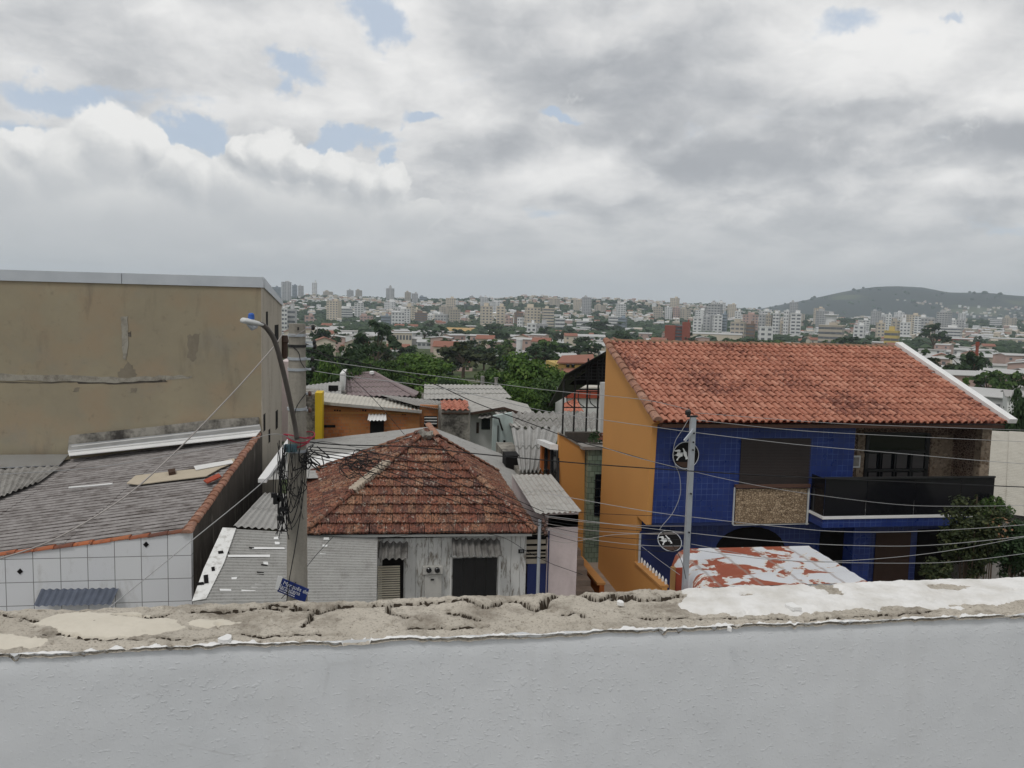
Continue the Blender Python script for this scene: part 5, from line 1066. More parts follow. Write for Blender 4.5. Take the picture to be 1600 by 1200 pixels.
for i in range(7): mb = MB(); y = 29.8; x = a.x + (b.x - a.x) * (i + 1) / 8; mb.bar((x, y, a.z), (x, y, a.z + (b.z - a.z) * (i + 1) / 8), .03); mb.bar((a.x + (b.x - a.x) * i / 8, y - .03, a.z + (b.z - a.z) * i / 8), (b.x, y - .03, a.z + (b.z - a.z) * i / 8), .03); part('rafter', mb, M['black_metal'], t)
for k_ in (.3, .6, .9): p = a + (b - a) * k_; mb = MB(); mb.bar((p.x, 30, a.z), (p.x, 30, p.z), .04); part('strut', mb, M['black_metal'], t)
part('end_wall', sl([(890, 601), (949, 556), (949, 602)], 30.4, (0, .1, 0)), M['dark_opening'], t)
solo('white_pillar', rect(937, 598, 948, 698, 29.3, .3), M['white_paint'], 'white pillar against the back of the orange gable', 'pillar')
solo('terrace_wall', rect(884, 676, 945, 712, 29.6, .3), M['mould_and_shade'], 'dark stained low wall below the steel frame', 'wall')
for x, y, s_, lab in ((925, 697, .16, 'small dark potted plant left on the green pier'), (932, 690, .22, 'taller dark potted plant in the middle of the green pier'), (940, 696, .18, 'reddish potted plant right on the green pier')):
    p = aty(x, 700, 27.7); th_ = thing('potted_plant', lab, 'plant', p); mb = MB(); mb.tube([p, p + V((0, 0, .18))], [.07, .1], 10); part('pot', mb, M['grimy_concrete'], th_); mb = MB()
    for i in range(70): d_ = rdir(q); leaf(mb, p + V((d_.x * s_, d_.y * s_, .28 + abs(d_.z) * s_ * 1.6)), d_ + V((0, 0, .5)), .06, q)
    part('foliage', mb, M['leaf_pink' if 'reddish' in lab else 'leaf_dark'], th_)
# ------------------------------------------------------------------ blue and orange house
X0, X1, YF2 = 7.48, 18.42, 21.5
t = thing('blue_house', 'two storey house with blue mosaic front, orange gable and red tile roof', 'house', (13, 24, 0))
P = [atx(*p, X0) for p in ((947.5, 537), (1028, 658), (1019, 663), (1009.5, 820), (995, 806), (992.5, 880))]
yl = atx(1034, 918, X0); P += [yl, V((X0, yl.y, -.2)), V((X0, P[0].y, -.2))]
mb = MB(); mb.slab(P, (.16, 0, 0)); part('gable_wall', mb, M['orange_paint'], t)
mb = MB(); mb.bar(P[5] + V((.08, .0, .02)), yl + V((.08, 0, .02)), .24, .06); part('wall_coping', mb, M['orange_cap'], t)
EA = V((X0 - .08, 20.95, 6.14)); EB = V((X1 + .08, 20.95, 6.14)); RA = V((X0 - .08, 26.5, 8.14)); RB = V((X1 + .08, 26.5, 8.14))
mb = MB(); mb.poly([EA + V((0, .1, -.03)), EB + V((0, .1, -.03)), RB - V((0, 0, .04)), RA - V((0, 0, .04))]); mb.slab([RA + V((2.4, 0, 0)), RB, V((X1, 31.5, 6.2)), V((X0 + 2.4, 31.5, 6.2))], (0, 0, -.1)); part('roof_deck', mb, M['red_block'], t)
mb = MB(); mb.tiles([EA, EB, RB, RA], (1, 0, 0), .222, .385, ROMAN, .045, .035, .008, sd=11); part('roof', mb, M['roman'], t)
mb = MB(); barrels(mb, EA + V((.04, -.03, .03)), RA + V((.04, 0, .03)), .13, .40, q, .9); part('verge_tiles', mb, M['ridge_faded'], t)
mb = MB(); barrels(mb, RA + V((0, 0, .0)), RB, .12, .4, q, .6); part('ridge_tiles', mb, simple('ridge_mossy', (.24, .15, .10), .9, .1, 0, .45, 5).m, t)
mb = MB(); mb.bar(EB + V((.06, -.10, .07)), RB + V((.06, 0, .12)), .27, .14); part('white_verge', mb, M['white_metal'], t)
part('soffit', bx((X0 + .17, 21.05, 5.96), (X1 + .05, 21.62, 6.06)), M['lintel_brown'], t)
xb = aty(1335, 700, YF2).x
part('blue_front', bx((X0 + .165, YF2, 3.08), (xb, YF2 + .25, 5.955)), M['blue'], t)
part('floor_slab', bx((X0 + .165, YF2 + .01, 2.98), (X1 - .1, 23.5, 3.075)), M['navy_paint'], t)
sh = part('shutter', rect(1155, 685, 1266, 757, YF2 - .02, .04), M['shutter_brown'], t); mb = MB()
za, zb2 = aty(1155, 757, YF2).z, aty(1155, 685, YF2).z; xa, xc_ = aty(1156, 720, YF2).x, aty(1265, 720, YF2).x; n = 30
for i in range(n): z = za + (zb2 - za) * i / n; mb.box((xa, YF2 - .035, z), (xc_, YF2 - .021, z + (zb2 - za) / n * .72))
part('slats', mb, M['shutter_brown'], sh)
part('window_sill', rect(1150, 757, 1267, 763, YF2 - .12, .13), M['lintel_brown'], t); part('stone_panel', rect(1148, 763, 1262, 819, YF2 - .06, .08), M['stone_tan'], t)
mb = rect(1146, 762, 1148.3, 820, YF2 - .07, .09); r_ = rect(1146, 819, 1264, 820.5, YF2 - .07, .09); mb.add(r_.v, r_.f); r_ = rect(1262, 763, 1263.5, 820, YF2 - .07, .09); mb.add(r_.v, r_.f); part('panel_frame', mb, M['lamp_white'], t)
# recessed balcony bay
xr = X1 - .32; YBk = atx(1492, 700, xr).y; YBk = min(max(YBk, 22.3), 23.6)
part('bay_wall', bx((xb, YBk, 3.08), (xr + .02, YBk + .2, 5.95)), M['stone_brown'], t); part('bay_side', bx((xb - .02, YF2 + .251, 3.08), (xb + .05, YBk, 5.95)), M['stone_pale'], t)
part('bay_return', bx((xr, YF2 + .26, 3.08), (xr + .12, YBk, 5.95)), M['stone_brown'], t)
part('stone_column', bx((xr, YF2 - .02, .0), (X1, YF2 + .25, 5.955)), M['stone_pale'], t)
part('right_wall', bx((xr + .125, YF2 + .255, 0), (X1 - .01, 31, 5.9)), M['grey_wall'], t)
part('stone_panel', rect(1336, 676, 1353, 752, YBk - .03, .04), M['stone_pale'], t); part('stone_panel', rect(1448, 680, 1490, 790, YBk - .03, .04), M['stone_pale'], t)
pf = part('framed_tile', rect(1331, 712, 1345, 731, YBk - .06, .03), M['lamp_white'], t); part('picture', rect(1333, 714.5, 1343, 728.5, YBk - .07, .015), M['grey_wall'], pf)
dr = part('balcony_door', rect(1351, 677, 1449, 800, YBk - .02, .04), M['glass'], t); mb = MB()
for a in ((1351, 677, 1355, 800), (1445, 677, 1449, 800), (1371, 706, 1377, 800), (1394, 706, 1399, 800), (1419, 706, 1424, 800), (1351, 704, 1449, 708), (1351, 733, 1449, 737), (1351, 676, 1449, 679)): r_ = rect(*a, YBk - .06, .05); mb.add(r_.v, r_.f)
part('door_frame', mb, M['black_metal'], dr)
mb = MB()
for i, (a, b) in enumerate(((1356, 1370), (1378, 1393), (1400, 1418), (1425, 1444))):
    r_ = rect(a, 709, b, 732, YBk - .025, .003); mb.add(r_.v, r_.f); r_ = rect(a, 738, b, 756, YBk - .025, .003); mb.add(r_.v, r_.f)
part('curtained_pane', mb, simple('dim_curtain', (.055, .05, .05), .5, .4).m, dr)
YBa = 20.7; xba = aty(1286, 808, YBa).x; zsl = aty(1286, 809, YBa).z; zrl = aty(1290, 749, YBa).z
part('balcony_slab', bx((xba, YBa, zsl - .3), (X1 - .35, YF2 - .025, zsl - .045)), M['blue'], t); part('balcony_edge', bx((xba - .03, YBa - .03, zsl - .04), (X1 - .35, YF2 - .02, zsl + .03)), M['white_metal'], t)
part('balcony_floor', bx((xb, YF2 - .015, 3.09), (xr, YBk, zsl)), M['grey_wall'], t)
xs_ = [xba + .03, xba + 1.35, xba + 2.9, xba + 4.4, X1 - .4]
for a, b in zip(xs_, xs_[1:]): part('glass_panel', bx((a + .01, YBa + .03, zsl + .04), (b - .01, YBa + .05, zrl)), M['smoke'], t)
part('glass_panel', bx((xba + .02, YBa + .06, zsl + .04), (xba + .04, YF2 - .03, zrl)), M['smoke'], t)
part('hand_rail', bx((xba, YBa + .01, zrl), (X1 - .4, YBa + .07, zrl + .05)), M['black_metal'], t)
# ground floor in the shade of the upper one
YG = 22.5
part('ground_wall', bx((X0 + .165, YG, 0), (xr, YG + .2, 2.97)), M['blue'], t)
mb = MB(); cx0, cx1 = aty(1118, 850, YG).x, aty(1226, 850, YG).x; zt_ = aty(1170, 823, YG).z; pts = [V((cx0, YG - .02, .2))]
for i in range(13): a = pi - pi * i / 12; pts.append(V(((cx0 + cx1) / 2 + cos(a) * (cx1 - cx0) / 2, YG - .02, zt_ - .75 + sin(a) * .75)))
pts.append(V((cx1, YG - .02, .2))); mb.slab(pts, (0, .03, 0)); part('arched_opening', mb, M['dark_opening'], t)
part('blue_column', bx((aty(1333, 850, 21.4).x, 21.4, 0), (aty(1360, 850, 21.4).x, 21.9, 2.975)), M['blue'], t)
part('door', rect(1362, 832, 1424, 940, YG - .03, .05), M['brown_wood'], t); part('dark_doorway', rect(1426, 826, 1500, 940, YG - .02, .04), M['dark_opening'], t); part('dark_doorway', rect(1275, 830, 1330, 940, YG - .02, .04), M['dark_opening'], t)
sd_ = part('side_gate', rect(996, 830, 1056, 935, 22.3, .05), M['navy_gate'], t); part('gate_frame', rect(998, 835, 999.2, 930, 22.27, .03), M['pale_metal'], sd_)
for i in range(9):
    k_ = (i + .5) / 9; p = P[5] + (yl - P[5]) * k_ + V((.16, 0, .05)); mb = MB(); mb.tube([p, p + V((.0, 0, .1)), p + V((0, 0, .16))], [.035, .035, .004], 6); part('wall_spike', mb, M['white_metal'], t)
# round black emblems
def emblem(cx, cy, r_, Y, tilt, label):
    c0 = aty(cx, cy, Y); R_ = r_ / FPX * (c0 - EV).length; th_ = thing('round_emblem', label, 'emblem', c0)
    U = V((1, 0, 0)); W = V((0, sin(tilt), cos(tilt))); N = V((0, -cos(tilt), sin(tilt))); k_ = R_ / 21.0
    def loc(x, y, o): return c0 + U * (x * k_) + W * (y * k_) + N * o
    mb = MB(); mb.slab([loc(21 * cos(a), 21 * sin(a), .0) for a in [i * pi / 20 for i in range(40)]], N * .03); part('disc', mb, M['dark_opening'], th_)
    mb = MB(); mb.tube([loc(21 * cos(a), 21 * sin(a), .03) for a in [i * pi / 20 for i in range(41)]], .013, 5); part('rim', mb, M['pale_metal'], th_)
    ps = [[(185, 655), (295, 632), (325, 655), (320, 690), (185, 675)], [(165, 775), (240, 745), (255, 695), (330, 700), (337, 742), (365, 690), (385, 730), (380, 790), (330, 805), (285, 845), (270, 890), (232, 890), (250, 850), (290, 800), (255, 790), (210, 765)], [(375, 610), (395, 598), (440, 670), (475, 700), (485, 770), (505, 810), (512, 845), (495, 865), (460, 865), (450, 810), (415, 780), (395, 715), (405, 680)]]
    mb = MB()
    for p in ps: mb.slab([loc((x - 465) / 15, (770 - y) / 15, .032 + .004) for x, y in reversed(p)], N * .012)
    part('white_figure', mb, M['lamp_white'], th_)
    mb = MB(); mb.slab([loc(19 * cos(a), 19 * sin(a), .031) for a in [-2.55 + i * .098 for i in range(21)]], N * .006); part('brown_field', mb, M['brown_wood'], th_)
emblem(1071, 711, 20.5, 21.4, 0, 'round black emblem with white bird figure behind the thin pole'); emblem(1046, 846, 18, 21.2, radians(48), 'lower round black emblem tilted under the upper storey')
# patchy metal canopy in front
t = thing('metal_canopy', 'white metal canopy with rust red patches and rounded left end', 'canopy', (9, 17, 0))
ZC = 3.4; A_, B_, C_, D_ = atz(1048, 858, ZC), atz(1264, 853.5, ZC), atz(1345, 902, ZC), atz(1080, 912, ZC); mb = MB(); nu, nv = 40, 14
B_.y = A_.y = (A_.y + B_.y) / 2; C_.y = D_.y = 15.45
for j in range(nv + 1):
    for i in range(nu + 1):
        u, v = i / nu, j / nv; L_ = D_.lerp(A_, v); R_ = C_.lerp(B_, v); p = L_.lerp(R_, u); k_ = max(0, 1 - u / .12); p.z -= .42 * (1 - sqrt(max(0, 1 - k_ ** 2))) + .05 * max(0, .25 - v) ; p.x += .04 * k_; p.z += .012 * sin(v * 40) * (1 - k_)
        mb.v.append(p)
for j in range(nv):
    for i in range(nu): a = j * (nu + 1) + i; mb.f.append((a, a + 1, a + nu + 2, a + nu + 1)); mb.m.append(0)
part('roof_sheet', mb, M['peeling_red'], t, True)
L0, L1 = mb.v[0].copy(), mb.v[nv * (nu + 1)].copy(); mb = MB(); mb.slab([L0, L1, L1 + V((.03, 0, -.5)), L0 + V((.05, 0, -.5))], (.02, 0, 0)); part('end_skirt', mb, M['pale_metal'], t)
mb = MB(); mb.bar(D_ + V((.45, .03, -.09)), C_ + V((-.05, .03, -.06)), .05, .1); part('front_beam', mb, M['pale_metal'], t)
for p in (D_ + V((.6, .2, -.05)), C_ + V((-.3, .2, -.05)), A_ + V((.6, -.2, -.05)), B_ + V((-.3, -.2, -.05))): part('post', bx((p.x - .04, p.y - .04, .1), (p.x + .04, p.y + .04, p.z)), M['galvanized'], t)
t = thing('wooden_gate_post', 'pale timber gate post with red boards at left end of the canopy', 'post', aty(1056, 918, 16.6))
part('post', bx((aty(1050, 890, 16.6).x, 16.6, 0), (aty(1056, 890, 16.6).x, 16.7, aty(1050, 887, 16.6).z)), M['wood_post'], t); part('boards', bx((aty(1056.5, 890, 16.65).x, 16.65, 0), (aty(1067, 890, 16.65).x, 16.7, aty(1060, 889, 16.6).z)), M['red_block'], t)

# cream roofed house at the right edge, shrubs
t = thing('cream_roof_house', 'low house with cream corrugated roof right of the blue house', 'house', (21, 25, 0))
P = [aty(1541, 800, 22.0), aty(1549, 673, 29), aty(1660, 676, 29), aty(1660, 812, 22.0)]; P[0].x = max(P[0].x, X1 + .3); P[1].x = max(P[1].x, X1 + .3)
mb = MB(); mb.corr(*P, .18, .028, rows=4, step=.012); part('roof', mb, M['fibre_cream'], t); part('wall', bx((X1 + .4, 22.3, 0), (P[2].x, 28.8, min(p.z for p in P) - .1)), M['grey_wall'], t)
def shrub(px, py, Y, wd, ht, lm, ncl, nl, seed, label, ls=.05):
    c0 = aty(px, py, Y); q2 = random.Random(seed); th_ = thing('garden_shrub', label, 'shrub', (c0.x, Y, 0)); mb = MB(); tr = MB()
    for i in range(ncl):
        d_ = rdir(q2); k_ = q2.uniform(.35, 1.05); c_ = c0 + V((d_.x * wd * k_, d_.y * wd * .7 * k_, d_.z * ht * k_)); cs = wd * q2.uniform(.16, .32)
        if i % 5 == 0: tr.tube(spline([V((c0.x + d_.x * .2, Y, .1)), (c0 + c_) / 2 + V((0, 0, -ht * .5)), c_ + V((0, 0, cs * .8))], 4), .018, 4)
        for j in range(nl): e = rdir(q2); leaf(mb, c_ + e * cs * q2.uniform(.4, 1.1), e + V((0, 0, .6)) + rdir(q2) * .7, ls, q2)
    part('foliage', mb, M[lm], th_); part('stems', tr, M['bark'], th_)
    return th_, c0
th_, c0 = shrub(1524, 838, 19.0, .95, 1.05, 'leaf_olive', 110, 70, 3, 'tall leafy shrub in front of the dark balcony')
mb = MB(); q2 = random.Random(9)
for i in range(60): d_ = rdir(q2); leaf(mb, c0 + V((d_.x * .4 + .35, -.5 + d_.y * .3, .35 + d_.z * .3)), d_ + V((0, 0, .5)), .05, q2)
part('young_leaves', mb, simple('young_leaf', (.22, .12, .06), .6, .25, 0, .3).m, th_)
shrub(1586, 852, 18.6, .75, .95, 'leaf_dark', 80, 70, 4, 'darker dense shrub cut by the right edge of the view')
shrub(1462, 895, 18.4, .5, .35, 'leaf_olive', 36, 50, 5, 'low trailing shrub at the foot of the tall leafy one', .045)
shrub(1552, 795, 20.6, .5, .35, 'leaf_mid', 40, 50, 6, 'light green top growth above the tall shrub, by the cream roof', .05)

# ------------------------------------------------------------------ houses down the slope behind
t = thing('brick_house', 'unplastered orange brick house with sloping pale sheet roof', 'house', (0, 48, -1.5))
a, b = aty(503, 629, 45), aty(656, 642, 45); part('wall', sl([(503, 629), (656, 641), (656, 720), (503, 720)], 45, (0, .3, 0)), M['hbrick'], t); part('wall', sl([(656.5, 633), (690, 634), (690, 720), (656.5, 720)], 45.3, (0, .3, 0)), M['hbrick'], t)
mb = MB(); mb.corr(aty(500, 628, 44.7), aty(659, 642, 44.7), aty(662, 629, 51), aty(508, 613, 51), .25, .025, rows=2); part('roof', mb, M['fibre_cream'], t)
mb = MB(); mb.bar(aty(500, 629.5, 44.7), aty(659, 643.5, 44.7), .08, .16); part('roof_edge', mb, M['fibre_light'], t)
mb = MB(); mb.corr(aty(648, 633, 45.1), aty(697, 641, 45.1), aty(697, 627, 51), aty(590, 616, 51), .25, .025, rows=2); part('roof', mb, M['fibre_dull'], t)
part('door', rect(578, 656, 600, 690, 44.95, .1), M['dark_opening'], t); mb = MB(); mb.corr(aty(576, 647, 44.95), aty(603, 647, 44.95), aty(604, 657, 44.2), aty(574, 657, 44.2), .2, .035, rows=1); part('awning', mb, M['white_metal'], t)
w_ = part('window', rect(663, 650, 683, 667, 45.25, .1), M['glass'], t)
for y in (652, 656.5, 661): part('louvre', rect(663, y, 683, y + 1.6, 45.2, .04), M['white_metal'], w_)
part('lintel', rect(503, 644.5, 656, 646.5, 44.97, .05), M['orange_cap'], t)
mb = MB()
for x, y in ((522, 640), (526, 640), (530, 640.5), (566, 640), (570, 640.5), (628, 646), (632, 646)): r_ = rect(x, y, x + 2.4, y + 2.4, 44.98, .04); mb.add(r_.v, r_.f)
part('brick_hole', mb, M['dark_opening'], t)
part('plinth_opening', rect(503, 664, 524, 668, 44.97, .05), M['dark_opening'], t)
solo('yellow_wall', rect(492, 614, 503.5, 705, 43.5, 1.2), M['yellow_paint'], 'bright yellow wall end at the left of the brick house', 'wall')
solo('grey_house_wall', rect(470, 616, 492, 705, 43.8, 3), M['grimy_concrete'], 'grimy grey wall between pole and yellow wall', 'wall')
t = thing('mauve_roof_house', 'house with mauve ribbed hip roof left of the umbrella tree', 'house', (0, 64, -3))
a, b, c_, d_ = aty(533, 619, 60), aty(604, 619, 60), aty(583, 583, 64), aty(538, 585, 64); e_, f_ = aty(650, 619, 60), aty(584, 582, 64)
mb = MB(); mb.corr(a, e_, f_, d_, .42, .06, rows=5, step=.02); part('roof', mb, M['mauve'], t)
mb = MB(); g_ = aty(655, 612, 70); mb.tube([e_, f_], .14, 6); mb.tube([d_, f_], .12, 6); part('ridge_cap', mb, M['mauve'], t)
mb = MB(); mb.poly([f_, e_, g_]); part('roof_slope', mb, M['mauve'], t)
part('gable_wall', sl([(531, 622), (531, 584), (538, 583), (538, 622)], 60.2, (0, 4, 0)), M['white_paint'], t); part('wall', bx((a.x, 60.3, -4), (e_.x - .3, 66, a.z - .1)), M['white_paint'], t); part('window', rect(584, 619, 604, 624, 60.1, .1), M['glass'], t)
mb = MB(); p = aty(581, 584, 63.6); mb.tube([p, p + V((0, -.1, .08)), p + V((0, -.12, .2))], [.05, .2, .16], 10); solo('satellite_dish', mb, M['white_metal'], 'small white dish on the ridge of the mauve roof', 'dish')
t = thing('slate_roof_house', 'low house with plain grey roof left of the mauve roof', 'house', (-4, 56, -2.5))
mb = MB(); mb.corr(aty(462, 620, 53), aty(533, 618, 53), aty(534, 595, 60), aty(462, 604, 60), .3, .03, rows=2); part('roof', mb, M['fibre_grey'], t); a, b = aty(462, 620, 53), aty(533, 618, 53); part('wall', bx((a.x, 53.3, -4), (b.x, 59, a.z - .2)), M['grimy_concrete'], t); part('window', rect(513, 603, 528, 611, 55, .4), M['dark_opening'], t)
t = thing('long_sheet_roof_house', 'house with long pale grey sheet roof below the green trees', 'house', (9, 58, -2))
mb = MB(); mb.corr(aty(662, 624, 54), aty(800, 622, 54), aty(781, 601, 61), aty(663, 600, 61), .3, .03, rows=3, step=.02); part('roof', mb, M['fibre_light'], t); 
a, b = aty(664, 626, 54.3), aty(798, 624, 54.3); part('front_wall', bx((a.x, 54.3, -4), (b.x, 60, a.z - .1)), M['grimy_concrete'], t)
mb = MB(); p = aty(775, 602, 60.5); mb.tube([p, p + V((0, 0, .5)), p + V((0, 0, .6))], [.12, .12, .2], 8); part('vent', mb, M['grey_wall'], t)
solo('chimney_block', rect(752, 588, 757, 603, 63, .5), M['grey_wall'], 'small grey chimney block behind the long pale roof', 'chimney')
t = thing('gabled_white_house', 'white walled house with low grey gable roof and dark window', 'house', (10, 47, -2))
YH = 44.0; a, ap_, b = aty(727, 646, YH), aty(786, 636, YH), aty(836, 652, YH)
part('wall', sl([(728, 648), (784, 639), (832, 655), (832, 740), (728, 740)], YH + .3, (0, .3, 0)), M['white_paint'], t)
mb = MB(); mb.corr(a + V((0, -.3, 0)), aty(722, 619, 52), aty(757, 614.5, 52), ap_ + V((0, -.3, 0)), .3, .025, rows=2); part('roof', mb, M['fibre_light'], t)
mb = MB(); mb.corr(b + V((0, -.3, 0)), aty(824, 632, 52), aty(757, 614.5, 52), ap_ + V((0, -.3, 0)), .3, .025, rows=2); part('roof', mb, M['fibre_light'], t)
mb = MB(); mb.bar(a + V((0, -.3, -.02)), ap_ + V((0, -.3, -.02)), .06, .14); mb.bar(b + V((0, -.3, -.02)), ap_ + V((0, -.3, -.02)), .06, .14); part('verge_board', mb, M['brown_wood'], t)
part('window', rect(752, 654, 766, 671, YH + .25, .1), M['glass'], t); part('door', rect(744, 660, 748.5, 677, YH + .25, .1), M['brown_wood'], t)
mb = MB(); mb.corr(aty(748, 648, YH + .2), aty(768, 646, YH + .2), aty(768, 652, YH - .5), aty(747, 654, YH - .5), .3, .03, rows=1); part('window_awning', mb, M['fibre_dull'], t)
solo('stained_block', rect(688, 641, 735, 740, 42.5, 3), M['grimy_concrete'], 'black stained concrete block wall with red tiles on top', 'wall')
t = thing('red_tile_lean_to', 'small red tiled lean to roof on the stained concrete block', 'roof', aty(712, 640, 43))
mb = MB(); P = [aty(690, 641.5, 42.4), aty(733, 641.5, 42.4), aty(731, 626, 46), aty(688, 626, 46)]; mb.tiles(P, P[1] - P[0], .3, .5, ROMAN, .03, .02, .006, sd=8); part('tiles', mb, M['red_tile'], t); mb = MB(); mb.slab([p - V((0, 0, .12)) for p in P], (0, 0, -.08)); part('deck', mb, M['brown_wood'], t)
t = thing('teal_house', 'pale teal house with broad ridged grey roof in the middle', 'house', (11, 40, -1.5))
part('wall', sl([(771, 650), (800, 645), (812, 740), (768, 740)], 38.3, (0, .3, 0)), M['teal_paint'], t)
P = [aty(800, 668, 37), aty(938, 672, 37), aty(938, 644, 44), aty(775, 643, 44)]
mb = MB(); mb.corr(*P, .40, .08, rows=2, step=.02); part('upper_roof', mb, M['fibre_dull'], t)
P = [aty(812, 737, 29.5), aty(851, 737, 29.5), aty(880, 666, 37.2), aty(799, 668, 37.2)]; P[0].z += .0
mb = MB(); mb.corr(*P, .40, .08, rows=2, step=.02); part('lower_roof', mb, M['fibre_grey'], t)
part('lower_wall', bx((P[0].x + .1, 30, -.5), (P[1].x - .1, 37, min(P[0].z, P[1].z) - .15)), M['grimy_concrete'], t)
mb = MB(); mb.bar(aty(778, 644, 43.8), aty(812, 668, 37), .4, .06); part('pale_sheet', mb, M['fibre_light'], t)
part('window', rect(786, 688, 790, 704, 38.2, .1), M['glass'], t); part('downpipe', rect(777, 665, 779, 690, 38.2, .06), M['black_metal'], t)
mb = MB(); p = aty(776, 660, 38.2); mb.tube([p + V((-.3, -.05, .3)), p + V((.1, -.05, .2)), p + V((.3, -.05, -.4))], .05, 6); part('pipe_bend', mb, M['black_metal'], t)
solo('dark_lean_to', rect(790, 712, 812, 740, 31.5, 1), M['dark_opening'], 'dark opening under the teal house beside tiled roof', 'shed')
t = thing('yellow_house', 'yellow house with salmon red roof beyond the trees', 'house', (0, 108, -5)); a, b = aty(873, 574, 105), aty(931, 574, 105); r0, r1 = aty(878, 557, 111), aty(927, 555, 111)
mb = MB(); mb.slab([aty(870, 568, 105), aty(930, 568, 105), r1, r0], (0, 0, .15)); part('roof', mb, TW['redroof'], t); part('wall', bx((a.x, 105.4, -9), (b.x, 114, aty(880, 570, 105).z)), simple('yellow_far', (.50, .36, .12), .8).m, t)
for x in (885, 893, 911): part('window', rect(x, 569.5, x + 5, 574, 105.2, .2), M['glass'], t)
mb = MB(); mb.slab([aty(868, 587, 102), aty(934, 587, 102), aty(931, 577, 105.3), aty(871, 577, 105.3)], (0, 0, .15)); part('porch_roof', mb, TW['redroof'], t)
t = thing('white_parapet_house', 'white wall with red band and fallen tile roof seen through steel frame', 'house', (0, 56, -2))
part('wall', rect(884, 613, 950, 690, 55.2, 4), M['white_paint'], t); part('red_band', rect(884, 611, 950, 622, 55.0, .3), M['red_block'], t)
mb = MB(); P = [aty(880, 643, 53.5), aty(912, 643, 53.5), aty(900, 624, 55.1), aty(880, 624, 55.1)]; mb.tiles(P, P[1] - P[0], .3, .5, ROMAN, .03, .02, .006, sd=9); part('tiles', mb, M['red_tile'], t)
mb = MB(); mb.slab([aty(880, 607, 56), aty(945, 607, 56), aty(945, 602, 60), aty(885, 602, 60)], (0, 0, .1)); part('roof', mb, M['fibre_cream'], t)
# ------------------------------------------------------------------ utility pole, lamp, sign, cables
PX_, PY_ = -1.66, 15.0
t = thing('utility_pole', 'tall round concrete utility pole hung with cables', 'pole', (PX_, PY_, .15))
mb = MB(); mb.tube([(PX_, PY_, .1 + i * 8.71 / 12) for i in range(13)], [.225 - .075 * i / 12 for i in range(13)], 24); part('shaft', mb, M['pole_concrete'], t, False)
for i, y in enumerate((524, 541, 561, 578, 640, 706)):
    z = aty(466, y, PY_ - .16).z; r_ = .155 + (8.8 - z) * .0088; mb = MB(); mb.tube([(PX_, PY_, z - .025), (PX_, PY_, z + .025)], r_ + .012, 20); part('band', mb, M['galvanized'] if i != 1 else M['black_metal'], t)
for x, y, m_ in ((489, 512, 'black_metal'), (491, 535, 'black_metal'), (492, 541, 'black_metal'), (488, 561, 'black_metal'), (489, 577, 'black_metal'), (484, 615, 'porcelain'), (484, 641, 'porcelain')):
    p = aty(x, y, PY_); mb = MB(); mb.bar((PX_, PY_, p.z), p, .035); part('bracket', mb, M['galvanized'], t); mb = MB(); mb.tube([p + V((0, 0, -.045)), p, p + V((0, 0, .03)), p + V((0, 0, .05))], [.025, .038, .032, .015], 8); part('insulator', mb, M[m_], t)
mb = MB(); mb.bar(aty(466, 516, 14.8), aty(466, 511, 14.8), .03); part('bolt', mb, M['black_metal'], t)
for i in range(3):
    z = aty(460, 683 + i * 7, 14.75).z; mb = MB(); n = 22; R_ = .225 - i * .02
    mb.tube([(PX_ + .04 + R_ * cos(2 * pi * k_ / n) * (1.25 - .15 * i), PY_ + R_ * sin(2 * pi * k_ / n), z + .035 * sin(2 * pi * k_ / n * 2 + i)) for k_ in range(n + 1)], .012, 6); part('red_hose_loop', mb, M['red_tape'], t)
mb = MB(); mb.box((PX_ - .2, PY_ - .3, aty(460, 705, 14.8).z), (PX_ + .02, PY_ - .17, aty(460, 694, 14.8).z)); part('junction_box', mb, simple('teal_box', (.05, .10, .12), .5, .4).m, t)
t = thing('street_lamp', 'street lamp on dark curved arm fixed to the concrete pole', 'street lamp', aty(463, 680, 14.75))
mb = MB(); mb.tube(spline([aty(*p) for p in ((464, 686, 14.75), (460, 660, 14.7), (450, 612, 14.5), (440, 570, 14.35), (430, 535, 14.2), (420, 517, 14.1), (411, 508, 14.0), (405, 505.5, 13.95))], 6), .044, 10); part('arm', mb, M['lamp_arm_steel'], t, True)
a, b = aty(410, 507.5, 13.98), aty(378, 500, 13.7); mb = MB(); d_ = (b - a); n = 8
mb.tube([a, a + d_ * .12, a + d_ * .25, a + d_ * .6, a + d_ * .95, b], [.045, .05, .08, .10, .085, .04], 12); zc_ = (a.z + b.z) / 2; mb.v = [V((v.x, v.y, a.z + (b.z - a.z) * max(0, min(1, (v.x - a.x) / (b.x - a.x))) + (v.z - a.z - (b.z - a.z) * max(0, min(1, (v.x - a.x) / (b.x - a.x)))) * .55)) for v in mb.v]; hd = part('lamp_head', mb, M['lamp_white'], t, True)
c_ = (a + d_ * .55); mb = MB(); mb.tube([c_ + V((0, 0, .05)), c_ + V((0, 0, .13)), c_ + V((0, 0, .155))], [.055, .05, .03], 12); part('photocell', mb, M['blue_plastic'], hd)
mb = MB(); mb.tube([a + d_ * .3 + V((0, 0, -.045)), a + d_ * .5 + V((0, 0, -.08)), a + d_ * .7 + V((0, 0, -.05))], [.04, .06, .03], 10); part('lens', mb, M['pale_metal'], hd)
t = thing('street_sign', 'tilted dark blue street name sign on the concrete pole', 'street sign', aty(457, 930, 14.7))
TLs, TRs, BLs = aty(440, 903, 14.72), aty(483, 921, 14.72), aty(433, 924, 14.72); U = TRs - TLs; W = TLs - BLs; Nn = U.cross(W).normalized()
if Nn.y > 0: Nn = -Nn
